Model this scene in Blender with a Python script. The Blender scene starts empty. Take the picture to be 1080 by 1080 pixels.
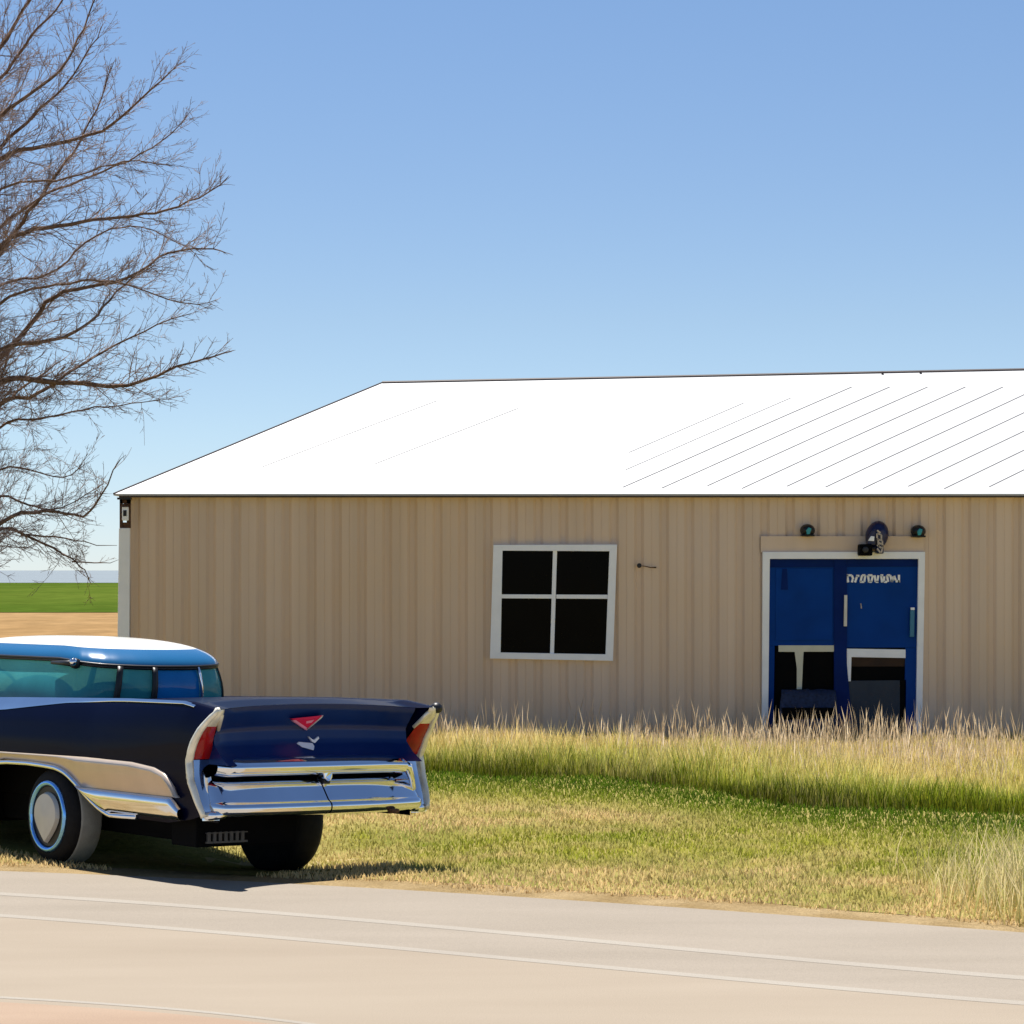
import bpy, bmesh, math, random
import numpy as np
from mathutils import Vector, Matrix
R = math.radians
random.seed(7); rng = np.random.default_rng(7)
scene = bpy.context.scene
COL = scene.collection
FPX = 2916.0; HC = 2.0            # focal length in photo pixels, camera height

# ------------------------------------------------------------------ materials
def nt(name):
    m = bpy.data.materials.new(name); m.use_nodes = True
    t = m.node_tree; b = t.nodes['Principled BSDF']
    return m, t, b
def S(b, **k):
    for a, v in k.items():
        a = {'base': 'Base Color', 'rough': 'Roughness', 'metal': 'Metallic', 'ior': 'IOR', 'spec': 'Specular IOR Level',
             'coat': 'Coat Weight', 'coatr': 'Coat Roughness', 'trans': 'Transmission Weight'}[a]
        b.inputs[a].default_value = (*v, 1) if isinstance(v, tuple) else v
def noise(t, scale, detail=5, rough=.55, coord='Object', vec=(1, 1, 1)):
    tc = t.nodes.new('ShaderNodeTexCoord'); mp = t.nodes.new('ShaderNodeMapping'); mp.inputs['Scale'].default_value = vec
    n = t.nodes.new('ShaderNodeTexNoise'); n.inputs['Scale'].default_value = scale
    n.inputs['Detail'].default_value = detail; n.inputs['Roughness'].default_value = rough
    t.links.new(tc.outputs[coord], mp.inputs['Vector']); t.links.new(mp.outputs[0], n.inputs['Vector'])
    return n
def ramp(t, src, stops):
    r = t.nodes.new('ShaderNodeValToRGB'); e = r.color_ramp.elements
    while len(e) < len(stops): e.new(.5)
    for i, (p, c) in enumerate(stops): e[i].position = p; e[i].color = (*c, 1)
    t.links.new(src, r.inputs['Fac']); return r
def mixc(t, a, b, f):
    m = t.nodes.new('ShaderNodeMix'); m.data_type = 'RGBA'
    for s, v in ((6, a), (7, b)):
        if isinstance(v, tuple): m.inputs[s].default_value = (*v, 1)
        else: t.links.new(v, m.inputs[s])
    if isinstance(f, float): m.inputs[0].default_value = f
    else: t.links.new(f, m.inputs[0])
    return m.outputs[2]
def bump(t, b, src, strength, dist=.01, inp='Normal'):
    n = t.nodes.new('ShaderNodeBump'); n.inputs['Strength'].default_value = strength; n.inputs['Distance'].default_value = dist
    t.links.new(src, n.inputs['Height']); t.links.new(n.outputs[0], b.inputs[inp])
def simple(name, base, rough=.5, metal=0, var=.12, scale=6, bmp=0, **k):
    m, t, b = nt(name); S(b, rough=rough, metal=metal, **k)
    n = noise(t, scale)
    lo = tuple(c*(1-var) for c in base); hi = tuple(min(1, c*(1+var)) for c in base)
    r = ramp(t, n.outputs[0], [(.3, lo), (.7, hi)])
    t.links.new(r.outputs[0], b.inputs['Base Color'])
    if bmp: bump(t, b, noise(t, scale*8).outputs[0], bmp)
    return m
M = {}
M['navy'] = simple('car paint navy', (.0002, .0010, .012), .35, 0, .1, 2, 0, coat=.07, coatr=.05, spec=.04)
M['navy_sky_sheen'] = simple('navy with sky sheen', (.0008, .018, .115), .3, 0, .1, 2, 0, coat=.6, coatr=.26, spec=.10)  # body navy made bluer, painting the sky's reflection on the lid
M['blue_roof'] = simple('car paint blue', (.008, .10, .24), .25, 0, .05, 2, 0, coat=.5, coatr=.04)
M['ivory_and_gloss'] = simple('ivory paint', (.78, .77, .70), .3, 0, .05, 3, 0, coat=.6, coatr=.06)  # emblem edge paint; on the car roof it paints sunlit gloss
M['chrome'] = simple('chrome', (.82, .84, .88), .09, 1, .04, 5)
M['tan_reflection'] = simple('chrome with tan reflection', (.62, .50, .39), .28, .45, .05, 5)  # polished side trim, the ground's tan reflection put into its colour
M['sky_chrome'] = simple('sky-reflecting ring', (.22, .50, .95), .15, .9, .05, 5)  # chrome ring with the sky's reflection painted in as blue
M['pale_chrome'] = simple('pale trim', (.80, .76, .62), .3, .35, .15, 14)
M['hub'] = simple('hub paint', (.58, .56, .50), .45, .2, .08, 5)
M['rubber'] = simple('rubber', (.008, .008, .009), .75, 0, .3, 20, .2, spec=.2)
M['grey_rubber'] = simple('pale rubber', (.30, .30, .27), .85, 0, .15, 12, .2)  # lighter grey for the left rear tyre's tread
M['black'] = simple('black', (.0015, .0016, .002), .8, 0, .3, 8, 0, spec=.1)
M['dark_trim'] = simple('dark trim', (.006, .006, .008), .45, 0, .2, 8)
M['red_lens'] = simple('red lens', (.30, .006, .006), .2, 0, .3, 8, 0, coat=.3, spec=.2)
M['red'] = simple('red enamel', (.75, .01, .06), .25, 0, .1, 9, 0, coat=.5)
M['pink'] = simple('pink enamel', (.85, .30, .42), .3, 0, .1, 9)
M['white'] = simple('white paint', (.90, .91, .93), .45, 0, .04, 5, .05)
M['door_blue'] = simple('door blue', (.001, .043, .24), .5, 0, .12, 2.5, .03, spec=.08)
M['door_blue_dark'] = simple('door blue dark', (.0008, .016, .12), .5, 0, .15, 3, spec=.08)
M['cream'] = simple('cream paint', (.62, .60, .46), .6, 0, .08, 5)
M['slate'] = simple('slate board', (.028, .038, .055), .8, 0, .12, 9, .2)
M['brown_lit_dark'] = simple('brown-lit interior', (.03, .012, .003), .8, 0, .3, 5)
M['teal'] = simple('teal handle', (.02, .16, .28), .35, 0, .1, 9)
M['rust'] = simple('rusty bracket', (.10, .045, .02), .85, 0, .6, 40, .5)
M['tarp'] = simple('navy tarp', (.014, .024, .06), .7, 0, .6, 30, .7)
M['navy_lamp'] = simple('navy enamel', (.004, .008, .055), .35, 0, .3, 14)
M['scuff'] = simple('scuffed decal', (.50, .42, .34), .6, 0, .4, 60)
M['letter_white'] = simple('lettering white', (.92, .92, .92), .5, 0, .02, 5)
M['vent'] = simple('dull vent', (.09, .085, .08), .6, .2, .2, 9)
M['seam'] = simple('seam sealant', (.17, .17, .175), .9, 0, .2, 5)
M['eave_dark'] = simple('dark flashing', (.05, .035, .035), .6, 0, .2, 5)

# roof
m, t, b = nt('white roof metal'); S(b, rough=.45, metal=0)
n = noise(t, 1.2, 6); r = ramp(t, n.outputs[0], [(.25, (.44, .445, .45)), (.75, (.50, .50, .50))]); t.links.new(r.outputs[0], b.inputs['Base Color'])
M['roof'] = m
# siding
def siding(name, shade):
    m, t, b = nt(name); S(b, rough=.55, metal=.0, spec=.35)
    a = noise(t, 1.0, 3, .5, vec=(4.5, 4.5, .12)); c = noise(t, .5, 4, .5)
    r1 = ramp(t, a.outputs[0], [(.3, tuple(x*.86 for x in shade)), (.7, tuple(x*1.10 for x in shade))])
    r2 = ramp(t, c.outputs[0], [(.35, (shade[0]*1.02, shade[1]*.93, shade[2]*.78)), (.65, (shade[0], shade[1]*1.0, shade[2]*1.05))])
    t.links.new(mixc(t, r1.outputs[0], r2.outputs[0], .5), b.inputs['Base Color'])
    return m
M['siding'] = siding('tan siding', (.72, .555, .41))
M['siding_trim'] = siding('tan flashing', (.76, .585, .45))
# glass
def glass(name, tint, alpha_tint, mixf, rough=.03, spec=.5):
    m = bpy.data.materials.new(name); m.use_nodes = True; t = m.node_tree; t.nodes.clear()
    o = t.nodes.new('ShaderNodeOutputMaterial'); tr = t.nodes.new('ShaderNodeBsdfTransparent'); tr.inputs[0].default_value = (*alpha_tint, 1)
    p = t.nodes.new('ShaderNodeBsdfPrincipled'); S(p, base=tint, rough=rough, spec=spec)
    n = noise(t, 3); r = ramp(t, n.outputs[0], [(.3, tuple(c*.85 for c in tint)), (.7, tuple(c*1.15 for c in tint))]); t.links.new(r.outputs[0], p.inputs['Base Color'])
    mx = t.nodes.new('ShaderNodeMixShader'); mx.inputs[0].default_value = mixf
    t.links.new(tr.outputs[0], mx.inputs[1]); t.links.new(p.outputs[0], mx.inputs[2]); t.links.new(mx.outputs[0], o.inputs[0])
    return m
M['teal_glass'] = glass('teal glass', (.07, .45, .50), (.4, .8, .8), .6, spec=.25)
M['blue_glass'] = glass('blue tinted glass', (.008, .22, .60), (.1, .3, .6), .92, spec=.25)
M['pane'] = simple('dark window pane', (.0012, .0014, .0014), .12, 0, .4, 3, 0, spec=.04)

# ------------------------------------------------------------------ mesh helpers
def link(name, me, mat, parent=None, smooth=False):
    o = bpy.data.objects.new(name, me); COL.objects.link(o)
    if mat: me.materials.append(M[mat] if isinstance(mat, str) else mat)
    if parent: o.parent = parent
    if smooth: me.shade_smooth()
    return o
def pyobj(name, V, F, mat, parent=None, smooth=False):
    me = bpy.data.meshes.new(name); me.from_pydata([tuple(v) for v in V], [], F); me.update()
    return link(name, me, mat, parent, smooth)
class MB:
    def __init__(s): s.V = []; s.F = []
    def add(s, V, F):
        o = len(s.V); s.V += [tuple(v) for v in V]; s.F += [tuple(i+o for i in f) for f in F]; return s
    def box(s, x0, x1, y0, y1, z0, z1):
        V = [(x, y, z) for x in (x0, x1) for y in (y0, y1) for z in (z0, z1)]
        return s.add(V, [(0, 1, 3, 2), (4, 6, 7, 5), (0, 4, 5, 1), (2, 3, 7, 6), (0, 2, 6, 4), (1, 5, 7, 3)])
    def prism(s, pts, y0, y1):            # pts in (x,z), extruded along y (y0 = front)
        n = len(pts)
        V = [(x, y0, z) for x, z in pts] + [(x, y1, z) for x, z in pts]
        F = [tuple(range(n)), tuple(range(2*n-1, n-1, -1))] + [(i, i+n, (i+1) % n+n, (i+1) % n) for i in range(n)]
        return s.add(V, F)
    def grid(s, P):                       # P[i][j] points
        n, k = len(P), len(P[0]); V = [p for r in P for p in r]
        return s.add(V, [(i*k+j, i*k+j+1, (i+1)*k+j+1, (i+1)*k+j) for i in range(n-1) for j in range(k-1)])
    def tube(s, pts, rad, n=8, cap=True):
        pts = [Vector(p) for p in pts]; rad = rad if isinstance(rad, (list, tuple)) else [rad]*len(pts)
        rings = []; up = Vector((.13, .27, .95))
        for i, p in enumerate(pts):
            d = (pts[min(i+1, len(pts)-1)]-pts[max(i-1, 0)]).normalized()
            u = d.cross(up)
            if u.length < .05: u = d.cross(Vector((1, 0, 0)))
            u.normalize(); v = d.cross(u)
            rings.append([p+(u*math.cos(2*math.pi*k/n)+v*math.sin(2*math.pi*k/n))*rad[i] for k in range(n)])
        V = [q for r_ in rings for q in r_]
        F = [(i*n+j, i*n+(j+1) % n, (i+1)*n+(j+1) % n, (i+1)*n+j) for i in range(len(pts)-1) for j in range(n)]
        if cap: F += [tuple(range(n))[::-1], tuple(range((len(pts)-1)*n, len(pts)*n))]
        return s.add(V, F)
    def lathe(s, prof, n=32, axis='z', c=(0, 0, 0)):   # prof (r, h)
        V = []
        for r_, h in prof:
            for k in range(n):
                a = 2*math.pi*k/n; ca, sa = r_*math.cos(a), r_*math.sin(a)
                p = {'z': (ca, sa, h), 'x': (h, ca, sa), 'y': (ca, h, sa)}[axis]
                V.append((p[0]+c[0], p[1]+c[1], p[2]+c[2]))
        F = [(i*n+j, i*n+(j+1) % n, (i+1)*n+(j+1) % n, (i+1)*n+j) for i in range(len(prof)-1) for j in range(n)]
        F += [tuple(range(n))[::-1], tuple(range((len(prof)-1)*n, len(prof)*n))]
        return s.add(V, F)
    def build(s, name, mat, parent=None, smooth=False, bevel=0, sol=0, off=0):
        o = pyobj(name, s.V, s.F, mat, parent, smooth)
        bm = bmesh.new(); bm.from_mesh(o.data); bmesh.ops.recalc_face_normals(bm, faces=bm.faces)
        if bevel: 
            ed = [e for e in bm.edges if len(e.link_faces) == 2 and e.calc_face_angle(0) > .6]
            bmesh.ops.bevel(bm, geom=ed, offset=bevel, segments=2, affect='EDGES', profile=.6)
        bm.to_mesh(o.data); bm.free()
        if sol:
            md = o.modifiers.new('Solidify', 'SOLIDIFY'); md.thickness = sol; md.offset = off
        return o
def empty(name, loc, rz=0, parent=None):
    o = bpy.data.objects.new(name, None); COL.objects.link(o); o.location = loc; o.rotation_euler = (0, 0, rz)
    o.empty_display_size = .2
    if parent: o.parent = parent
    return o
def tag(o, label=None, cat=None, group=None, kind=None):
    if label: o['label'] = label
    if cat: o['category'] = cat
    if group: o['group'] = group
    if kind: o['kind'] = kind
    return o

# ------------------------------------------------------------------ terrain
def lerp(x, xs, ys): return np.interp(x, xs, ys)
def gz(x, y):
    x = np.asarray(x, float); y = np.asarray(y, float)
    w = lerp(y, [21, 27], [1, 0]); w = w*w*(3-2*w)
    return -.05*w-.17*np.exp(-((x+1.7)/1.15)**2-((y-20.6)/1.25)**2)
_T = rng.random((64, 64))
def vnoise(x, y, s, ox=0):
    x = np.asarray(x)*s+ox+100; y = np.asarray(y)*s+ox*1.7+100
    xi = np.floor(x).astype(int); yi = np.floor(y).astype(int); fx = x-xi; fy = y-yi
    fx = fx*fx*(3-2*fx); fy = fy*fy*(3-2*fy)
    g = lambda a, b: _T[a % 64, b % 64]
    return (g(xi, yi)*(1-fx)+g(xi+1, yi)*fx)*(1-fy)+(g(xi, yi+1)*(1-fx)+g(xi+1, yi+1)*fx)*fy
def pix_ground(u, v, it=12):
    z = -.1
    for _ in range(it):
        Y = (HC-z)*FPX/(v-601); X = (u-540)*Y/FPX; z = float(gz(X, Y))
    return X, Y
def sheet(name, rows, dz, mat, sub=3):     # rows: list of polylines (far to near), draped on terrain
    V = []; F = []; k = len(rows[0])
    for r_ in rows:
        for x, y in r_: V.append((x, y, float(gz(x, y))+dz))
    for i in range(len(rows)-1):
        for j in range(k-1): F.append((i*k+j, i*k+j+1, (i+1)*k+j+1, (i+1)*k+j))
    me = bpy.data.meshes.new(name); me.from_pydata(V, [], F); me.update()
    bm = bmesh.new(); bm.from_mesh(me); bmesh.ops.recalc_face_normals(bm, faces=bm.faces)
    if bm.faces and sum(f.normal.z for f in bm.faces) < 0: bmesh.ops.reverse_faces(bm, faces=bm.faces)
    bm.to_mesh(me); bm.free()
    o = link(name, me, mat); tag(o, kind='structure'); return o

def ground_mat(name, stops, scale, bstr=.5, bscale=25, vec=(1, 1, 1)):
    m, t, b = nt(name); S(b, rough=.95, spec=0.0)
    n = noise(t, scale, 8, .6, vec=vec); n2 = noise(t, scale*14, 6, .7, vec=vec)
    r = ramp(t, n.outputs[0], stops); r2 = ramp(t, n2.outputs[0], [(.3, (.65, .65, .65)), (.7, (1.25, 1.25, 1.25))])
    mm = t.nodes.new('ShaderNodeMix'); mm.data_type = 'RGBA'; mm.blend_type = 'MULTIPLY'; mm.inputs[0].default_value = .8
    t.links.new(r.outputs[0], mm.inputs[6]); t.links.new(r2.outputs[0], mm.inputs[7]); t.links.new(mm.outputs[2], b.inputs['Base Color'])
    bump(t, b, noise(t, bscale).outputs[0], bstr, .05)
    return m
M['lawn'] = ground_mat('lawn soil', [(.35, (.26, .21, .09)), (.65, (.38, .29, .15))], .8)
M['verge'] = ground_mat('dry verge', [(.35, (.27, .19, .09)), (.65, (.38, .28, .15))], 2.5, .8, 60)
M['dirt'] = ground_mat('dirt field', [(.35, (.22, .135, .06)), (.65, (.27, .175, .085))], .05, .4, 1.5, (1, .35, 1))
M['field'] = ground_mat('far green field', [(.35, (.035, .066, .008)), (.65, (.075, .105, .016))], .04, .6, .8, (1, .3, 1))
def road_mat(name, lo, hi):
    m, t, b = nt(name); S(b, rough=.85, spec=.25)
    a = noise(t, 1.0, 6, .55, vec=(.35, 1.6, 1)); c = noise(t, 160, 4, .7)
    r = ramp(t, a.outputs[0], [(.3, lo), (.7, hi)]); r2 = ramp(t, c.outputs[0], [(.3, (.76, .76, .76)), (.7, (1.2, 1.2, 1.2))])
    mm = t.nodes.new('ShaderNodeMix'); mm.data_type = 'RGBA'; mm.blend_type = 'MULTIPLY'; mm.inputs[0].default_value = 1
    t.links.new(r.outputs[0], mm.inputs[6]); t.links.new(r2.outputs[0], mm.inputs[7]); t.links.new(mm.outputs[2], b.inputs['Base Color'])
    bump(t, b, c.outputs[0], .25, .004)
    return m
M['road'] = road_mat('pale road', (.215, .183, .143), (.25, .214, .170))
M['road_warm'] = road_mat('warm road lane', (.235, .192, .142), (.265, .22, .166))
M['line'] = road_mat('worn line', (.255, .226, .188), (.285, .256, .214))
M['edge_dirt'] = road_mat('pinkish dirt', (.25, .175, .12), (.30, .22, .155))
m, t, b = nt('lake water'); S(b, base=(.10, .15, .21), rough=.7)
n = noise(t, .03, 5, .6, vec=(.3, 1, 1)); r = ramp(t, n.outputs[0], [(.35, (.10, .13, .15)), (.65, (.13, .16, .18))]); t.links.new(r.outputs[0], b.inputs['Base Color'])
M['water'] = m

# ground: one sheet to the horizon
gx = np.unique(np.concatenate([np.linspace(-12, 14, 105), [-9000, -3000, -1000, -300, -100, -50, -30, -20, 20, 30, 50, 100, 300, 1000, 3000, 9000]]))
gy = np.unique(np.concatenate([np.linspace(6, 30, 49), [-9000, -3000, -1000, -300, -100, -30, -10, 0, 34, 40, 55, 80, 120, 200, 400, 800, 2000, 9000]]))
rows = [[(x, y) for x in gx] for y in gy[::-1]]
sheet('ground', rows, 0, 'lawn')
def band(name, y0, y1, dz, mat, x0=-2500, x1=2500, wob=0, n=60):
    xs = np.linspace(x0, x1, n)
    far = [(x, y1+(vnoise(x, 3.3, .02)-.5)*wob) for x in xs]; near = [(x, y0+(vnoise(x, 9.3, .02)-.5)*wob) for x in xs]
    return sheet(name, [far, near], dz, mat)
band('dirt_field', 46, 132, .01, 'dirt', -300, 300, 3)
band('grass_field', 130, 422, .03, 'field', -900, 900, 4)
band('lake', 417, 8500, .06, 'water', -8500, 8500)

# road, verge, lines (edge traced on the ground)
edge_px = [(-200, 913), (-100, 916), (0, 920), (200, 928), (440, 938), (640, 953), (820, 966), (1080, 984), (1300, 1001)]
ce_ = np.polyfit([p[0]/1000 for p in edge_px], [p[1] for p in edge_px], 3)
eg = [pix_ground(u, float(np.polyval(ce_, u/1000))) for u in np.linspace(-200, 1300, 60)]
eX = np.array([p[0] for p in eg]); eY = np.array([p[1] for p in eg])
def road_edge(x):
    return np.interp(x, np.concatenate([[-60], eX, [40]]), np.concatenate([[20.3], eY, [-1.5]]))
RX = np.concatenate([[-60, -30, -15, -10], np.linspace(-7, 7, 57), [9, 14, 22, 40]])
rows = []
for k in range(14):
    f = k/13.
    rows.append([(x, road_edge(x)*(1-f)+(-8.5-.1*x)*f) for x in RX])
# denser in y near the edge so it drapes on the terrain
rows = []
for d in [0, .5, 1, 1.5, 2, 2.5, 3, 3.5, 4, 5, 6, 7, 9, 12, 16, 24]:
    rows.append([(x, road_edge(x)-d) for x in RX])
sheet('road', rows, .004, 'road')
vr = []
jag = {float(x): (vnoise(x, 1, 2.2)-.5)*.35 for x in RX}
RX2 = np.concatenate([[-60, -30, -15, -10], np.linspace(-7, 7, 281), [9, 14, 22, 40]])
for d, jw in ((.62, 1), (.2, 0), (-.25, 0)):
    vr.append([(x, road_edge(x)+d+jw*((vnoise(x, 1, 2.2)-.5)*.45+(vnoise(x, 5, 9)-.5)*.2)) for x in RX2])
sheet('verge', vr, .002, 'verge')
def dense(pts):
    us = np.array([p[0] for p in pts], float); vs_ = np.array([p[1] for p in pts], float); c = np.polyfit(us/1000, vs_, 3)
    return [(u, float(np.polyval(c, u/1000))) for u in np.linspace(us[0], us[-1], 80)]
M['turf'] = ground_mat('turf soil', [(.3, (.14, .145, .03)), (.7, (.30, .24, .09))], .9)
TX = np.concatenate([np.linspace(-9, 10, 77)])
TR = []
for f in np.linspace(0, 1, 60): TR.append([(x, 32.36*(1-f)+(road_edge(x)+.45+.2*vnoise(x, 2, 3))*f) for x in TX])
sheet('lawn', TR, .0035, 'turf')
def ext(g, L=6):
    a, b_ = g[0], g[3]; m0 = (b_[1]-a[1])/(b_[0]-a[0]); c, d = g[-4], g[-1]; m1 = (d[1]-c[1])/(d[0]-c[0])
    return [(a[0]-L, a[1]-m0*L)]+g+[(d[0]+L, d[1]+m1*L)]
def px_line(name, pts, w, mat, dz):
    g = ext([pix_ground(u, v) for u, v in dense(pts)])
    gxs = [p[0] for p in g]; gys = [p[1] for p in g]
    xs = np.arange(math.ceil(gxs[0]/.25)*.25, gxs[-1], .125); ys = np.interp(xs, gxs, gys)
    return sheet(name, [[(x, y+w/2) for x, y in zip(xs, ys)], [(x, y-w/2) for x, y in zip(xs, ys)]], dz, mat)
l1 = [(-150, 936), (0, 944), (200, 957), (400, 972), (640, 994), (860, 1015), (1080, 1032), (1250, 1044)]
l2 = [(-150, 957), (0, 967), (200, 982), (400, 1000), (640, 1020), (860, 1043), (1080, 1059), (1250, 1071)]
l3 = [(-150, 1046), (0, 1053), (130, 1062), (260, 1073), (330, 1082), (420, 1096)]
def lane(name, pts, w, dz, mat):
    g = ext([pix_ground(u, v) for u, v in dense(pts)]); gxs = [p[0] for p in g]; gys = [p[1] for p in g]
    xs = np.arange(math.ceil(gxs[0]/.25)*.25, gxs[-1], .125); ys = np.interp(xs, gxs, gys)
    rws = [[(x, y-d) for x, y in zip(xs, ys)] for d in np.linspace(0, w, 12)]
    return sheet(name, rws, dz, mat)
lane('road_lane', l2, 4.0, .006, 'road_warm')
px_line('road_line', l1, .15, 'line', .0052)
px_line('road_line', l2, .13, 'line', .0072)
px_line('road_line', l3, .06, 'line', .0072)
lane('dirt_path', [(u, v+5) for u, v in l3], .9, .0068, 'edge_dirt')

# ------------------------------------------------------------------ grass
m, t, b = nt('grass blades'); S(b, rough=.75, spec=.15)
at = t.nodes.new('ShaderNodeAttribute'); at.attribute_name = 'col'
t.links.new(at.outputs['Color'], b.inputs['Base Color'])
tl = t.nodes.new('ShaderNodeBsdfTranslucent'); t.links.new(at.outputs['Color'], tl.inputs[0])
mx = t.nodes.new('ShaderNodeMixShader'); mx.inputs[0].default_value = .48
out = t.nodes['Material Output']
t.links.new(b.outputs[0], mx.inputs[1]); t.links.new(tl.outputs[0], mx.inputs[2]); t.links.new(mx.outputs[0], out.inputs[0])
M['grass'] = m
def blades(name, x, y, h, w, lean, colb, colt, label, cat, head=None):
    n = len(x); z = gz(x, y)
    a = rng.random(n)*2*np.pi; la = rng.random(n)*2*np.pi
    dx, dy = np.cos(a)*w/2, np.sin(a)*w/2
    lx, ly = np.cos(la)*lean*h, np.sin(la)*lean*h
    if head is None:
        V = np.empty((n, 5, 3)); C = np.ones((n, 5, 4))
        V[:, 0] = np.stack([x-dx, y-dy, z-.01], 1); V[:, 1] = np.stack([x+dx, y+dy, z-.01], 1)
        V[:, 2] = np.stack([x-dx*.7+lx*.35, y-dy*.7+ly*.35, z+h*.55], 1); V[:, 3] = np.stack([x+dx*.7+lx*.35, y+dy*.7+ly*.35, z+h*.55], 1)
        V[:, 4] = np.stack([x+lx, y+ly, z+h], 1)
        C[:, 0, :3] = colb; C[:, 1, :3] = colb; C[:, 2, :3] = C[:, 3, :3] = (colb+colt)/2; C[:, 4, :3] = colt
        fl = np.array([0, 1, 3, 2, 2, 3, 4]); fs = np.array([4, 3]); nv = 5
    else:   # stalk with a feathery seed head
        V = np.empty((n, 9, 3)); C = np.ones((n, 9, 4)); hh = head; sd = .0022
        ex, ey = np.cos(a), np.sin(a)
        pts = [(0, sd, 0), (0, -sd, 0), (.62, sd*.8, .3), (.62, -sd*.8, .3), (.72, hh*.8, .42), (.72, -hh*.8, .42), (.86, hh*.6, .7), (.86, -hh*.6, .7), (1, 0, 1)]
        for i, (fz, o_, fl_) in enumerate(pts):
            oo = o_ if np.isscalar(o_) else o_
            V[:, i] = np.stack([x+ex*oo+lx*fl_, y+ey*oo+ly*fl_, z+h*fz], 1)
            C[:, i, :3] = colb if fz < .6 else colt
        fl = np.array([1, 0, 2, 3, 3, 2, 4, 5, 5, 4, 6, 7, 7, 6, 8]); fs = np.array([4, 4, 4, 3]); nv = 9
    me = bpy.data.meshes.new(name)
    me.vertices.add(n*nv); me.vertices.foreach_set('co', V.astype(np.float32).ravel())
    L = (fl[None, :]+np.arange(n)[:, None]*nv).ravel()
    me.loops.add(len(L)); me.loops.foreach_set('vertex_index', L.astype(np.int32))
    sz = np.tile(fs, n); st = np.concatenate([[0], np.cumsum(sz)[:-1]])
    me.polygons.add(len(sz)); me.polygons.foreach_set('loop_start', st.astype(np.int32))
    me.update(calc_edges=True)
    ca = me.color_attributes.new('col', 'FLOAT_COLOR', 'POINT'); ca.data.foreach_set('color', C.astype(np.float32).ravel())
    o = link(name, me, 'grass'); tag(o, label, cat, kind='stuff'); return o
def mixa(c1, c2, f): return np.asarray(c1)[None, :]*(1-f[:, None])+np.asarray(c2)[None, :]*f[:, None]
def tall_front(x): return np.interp(x, [-8, -1, 1, 2.6, 5, 12], [27.6, 27.2, 26.2, 23.6, 22.3, 22])
def inview(x, y, mg=1.2):      # keep to what the photo could show plus a margin
    return (np.abs(x) < .1852*y+mg)
# lawn
N = 330000
x = rng.uniform(-7, 8.5, N); y = 15+(33-15)*rng.random(N)**1.15
cxl = (x+1.323)*math.cos(R(40))+(y-18.627)*math.sin(R(40)); cyl = -(x+1.323)*math.sin(R(40))+(y-18.627)*math.cos(R(40))
k = ~((np.abs(cxl) < .85) & (cyl > .25) & (cyl < 5.3)) & inview(x, y) & (y > road_edge(x)+.24+(vnoise(x, y, 2.5)-.3)*.35) & (y < tall_front(x)+1.2)
x, y = x[k], y[k]
d = y-road_edge(x)
pn = vnoise(x, y, .55, 5)*.6+vnoise(x, y, 1.7, 9)*.25+vnoise(x, y, 6, 2)*.15
tf = tall_front(x)-y
dry = np.clip((pn-.30)*2.8, 0, 1)*np.interp(tf, [1.8, 3.0, 4.0], [0.0, .6, 1.3])
dry = np.clip(dry+np.interp(d, [0, .6, 1.3, 2.4], [.95, .7, .3, 0]), 0, 1)
dry = np.clip(dry+(rng.random(len(x))-.5)*.3, 0, 1)
g = mixa((.21, .27, .018), (.42, .42, .06), np.clip(vnoise(x, y, 1.2, 30)+(rng.random(len(x))-.5)*.8, 0, 1))
lush_shade = np.interp(tf+.5*(vnoise(x, y, 1.5, 61)-.5), [.9, 2.7], [1, 0])*(.6+.4*rng.random(len(x)))
dry = dry*(1-.92*lush_shade)
g = g*(1-lush_shade[:, None])+np.array((.045, .115, .004))*lush_shade[:, None]  # greener grass, also darkened to paint the tall grass's shadow band
cb = g*(1-dry[:, None])+np.array((.74, .55, .27))*dry[:, None]
h = np.interp(d, [0, .4, 1.5], [.018, .028, .038])*(0.5+rng.random(len(x)))
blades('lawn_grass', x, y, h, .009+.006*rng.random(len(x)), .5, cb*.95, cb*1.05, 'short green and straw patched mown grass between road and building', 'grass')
# tall meadow strip
N = 200000
x = rng.uniform(-7, 9, N); y = rng.uniform(21.5, 32.25, N)
k = inview(x, y, 1.0) & (y > tall_front(x)+(vnoise(x, y, 1.3, 3)-.5)*.8)
x, y = x[k], y[k]; tf = y-tall_front(x)
hn = vnoise(x, y, .9, 12)
h = np.interp(tf, [0, .8, 2.5, 6], [.15, .32, .27, .11])*(.35+.75*hn+.75*np.clip(vnoise(x, y, 2.6, 77)-.35, 0, 1))*(.7+.6*rng.random(len(x))**2)
dry = np.clip(np.interp(tf, [0, .7, 1.4, 2.6, 6], [.0, .22, .7, .98, 1.0])+(vnoise(x, y, .8, 21)-.5)*.75+(rng.random(len(x))-.5)*.5, 0, 1)
gb = mixa((.22, .34, .014), (.50, .52, .04), rng.random(len(x)))*np.interp(tf, [0, 1.3], [.20, 1])[:, None]  # front rows darkened in colour, painting shade at the strip's foot
ds = mixa((.80, .60, .22), (.95, .78, .42), rng.random(len(x)))
cb = gb*(1-dry[:, None]*.55)+ds*dry[:, None]*.55
ct = gb*1.2*(1-dry[:, None])+ds*dry[:, None]
blades('tall_grass', x, y, h, .008+.006*rng.random(len(x)), .28, cb, ct, 'tall wild grass strip turning from green to straw before the tan wall', 'tall grass')
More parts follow.
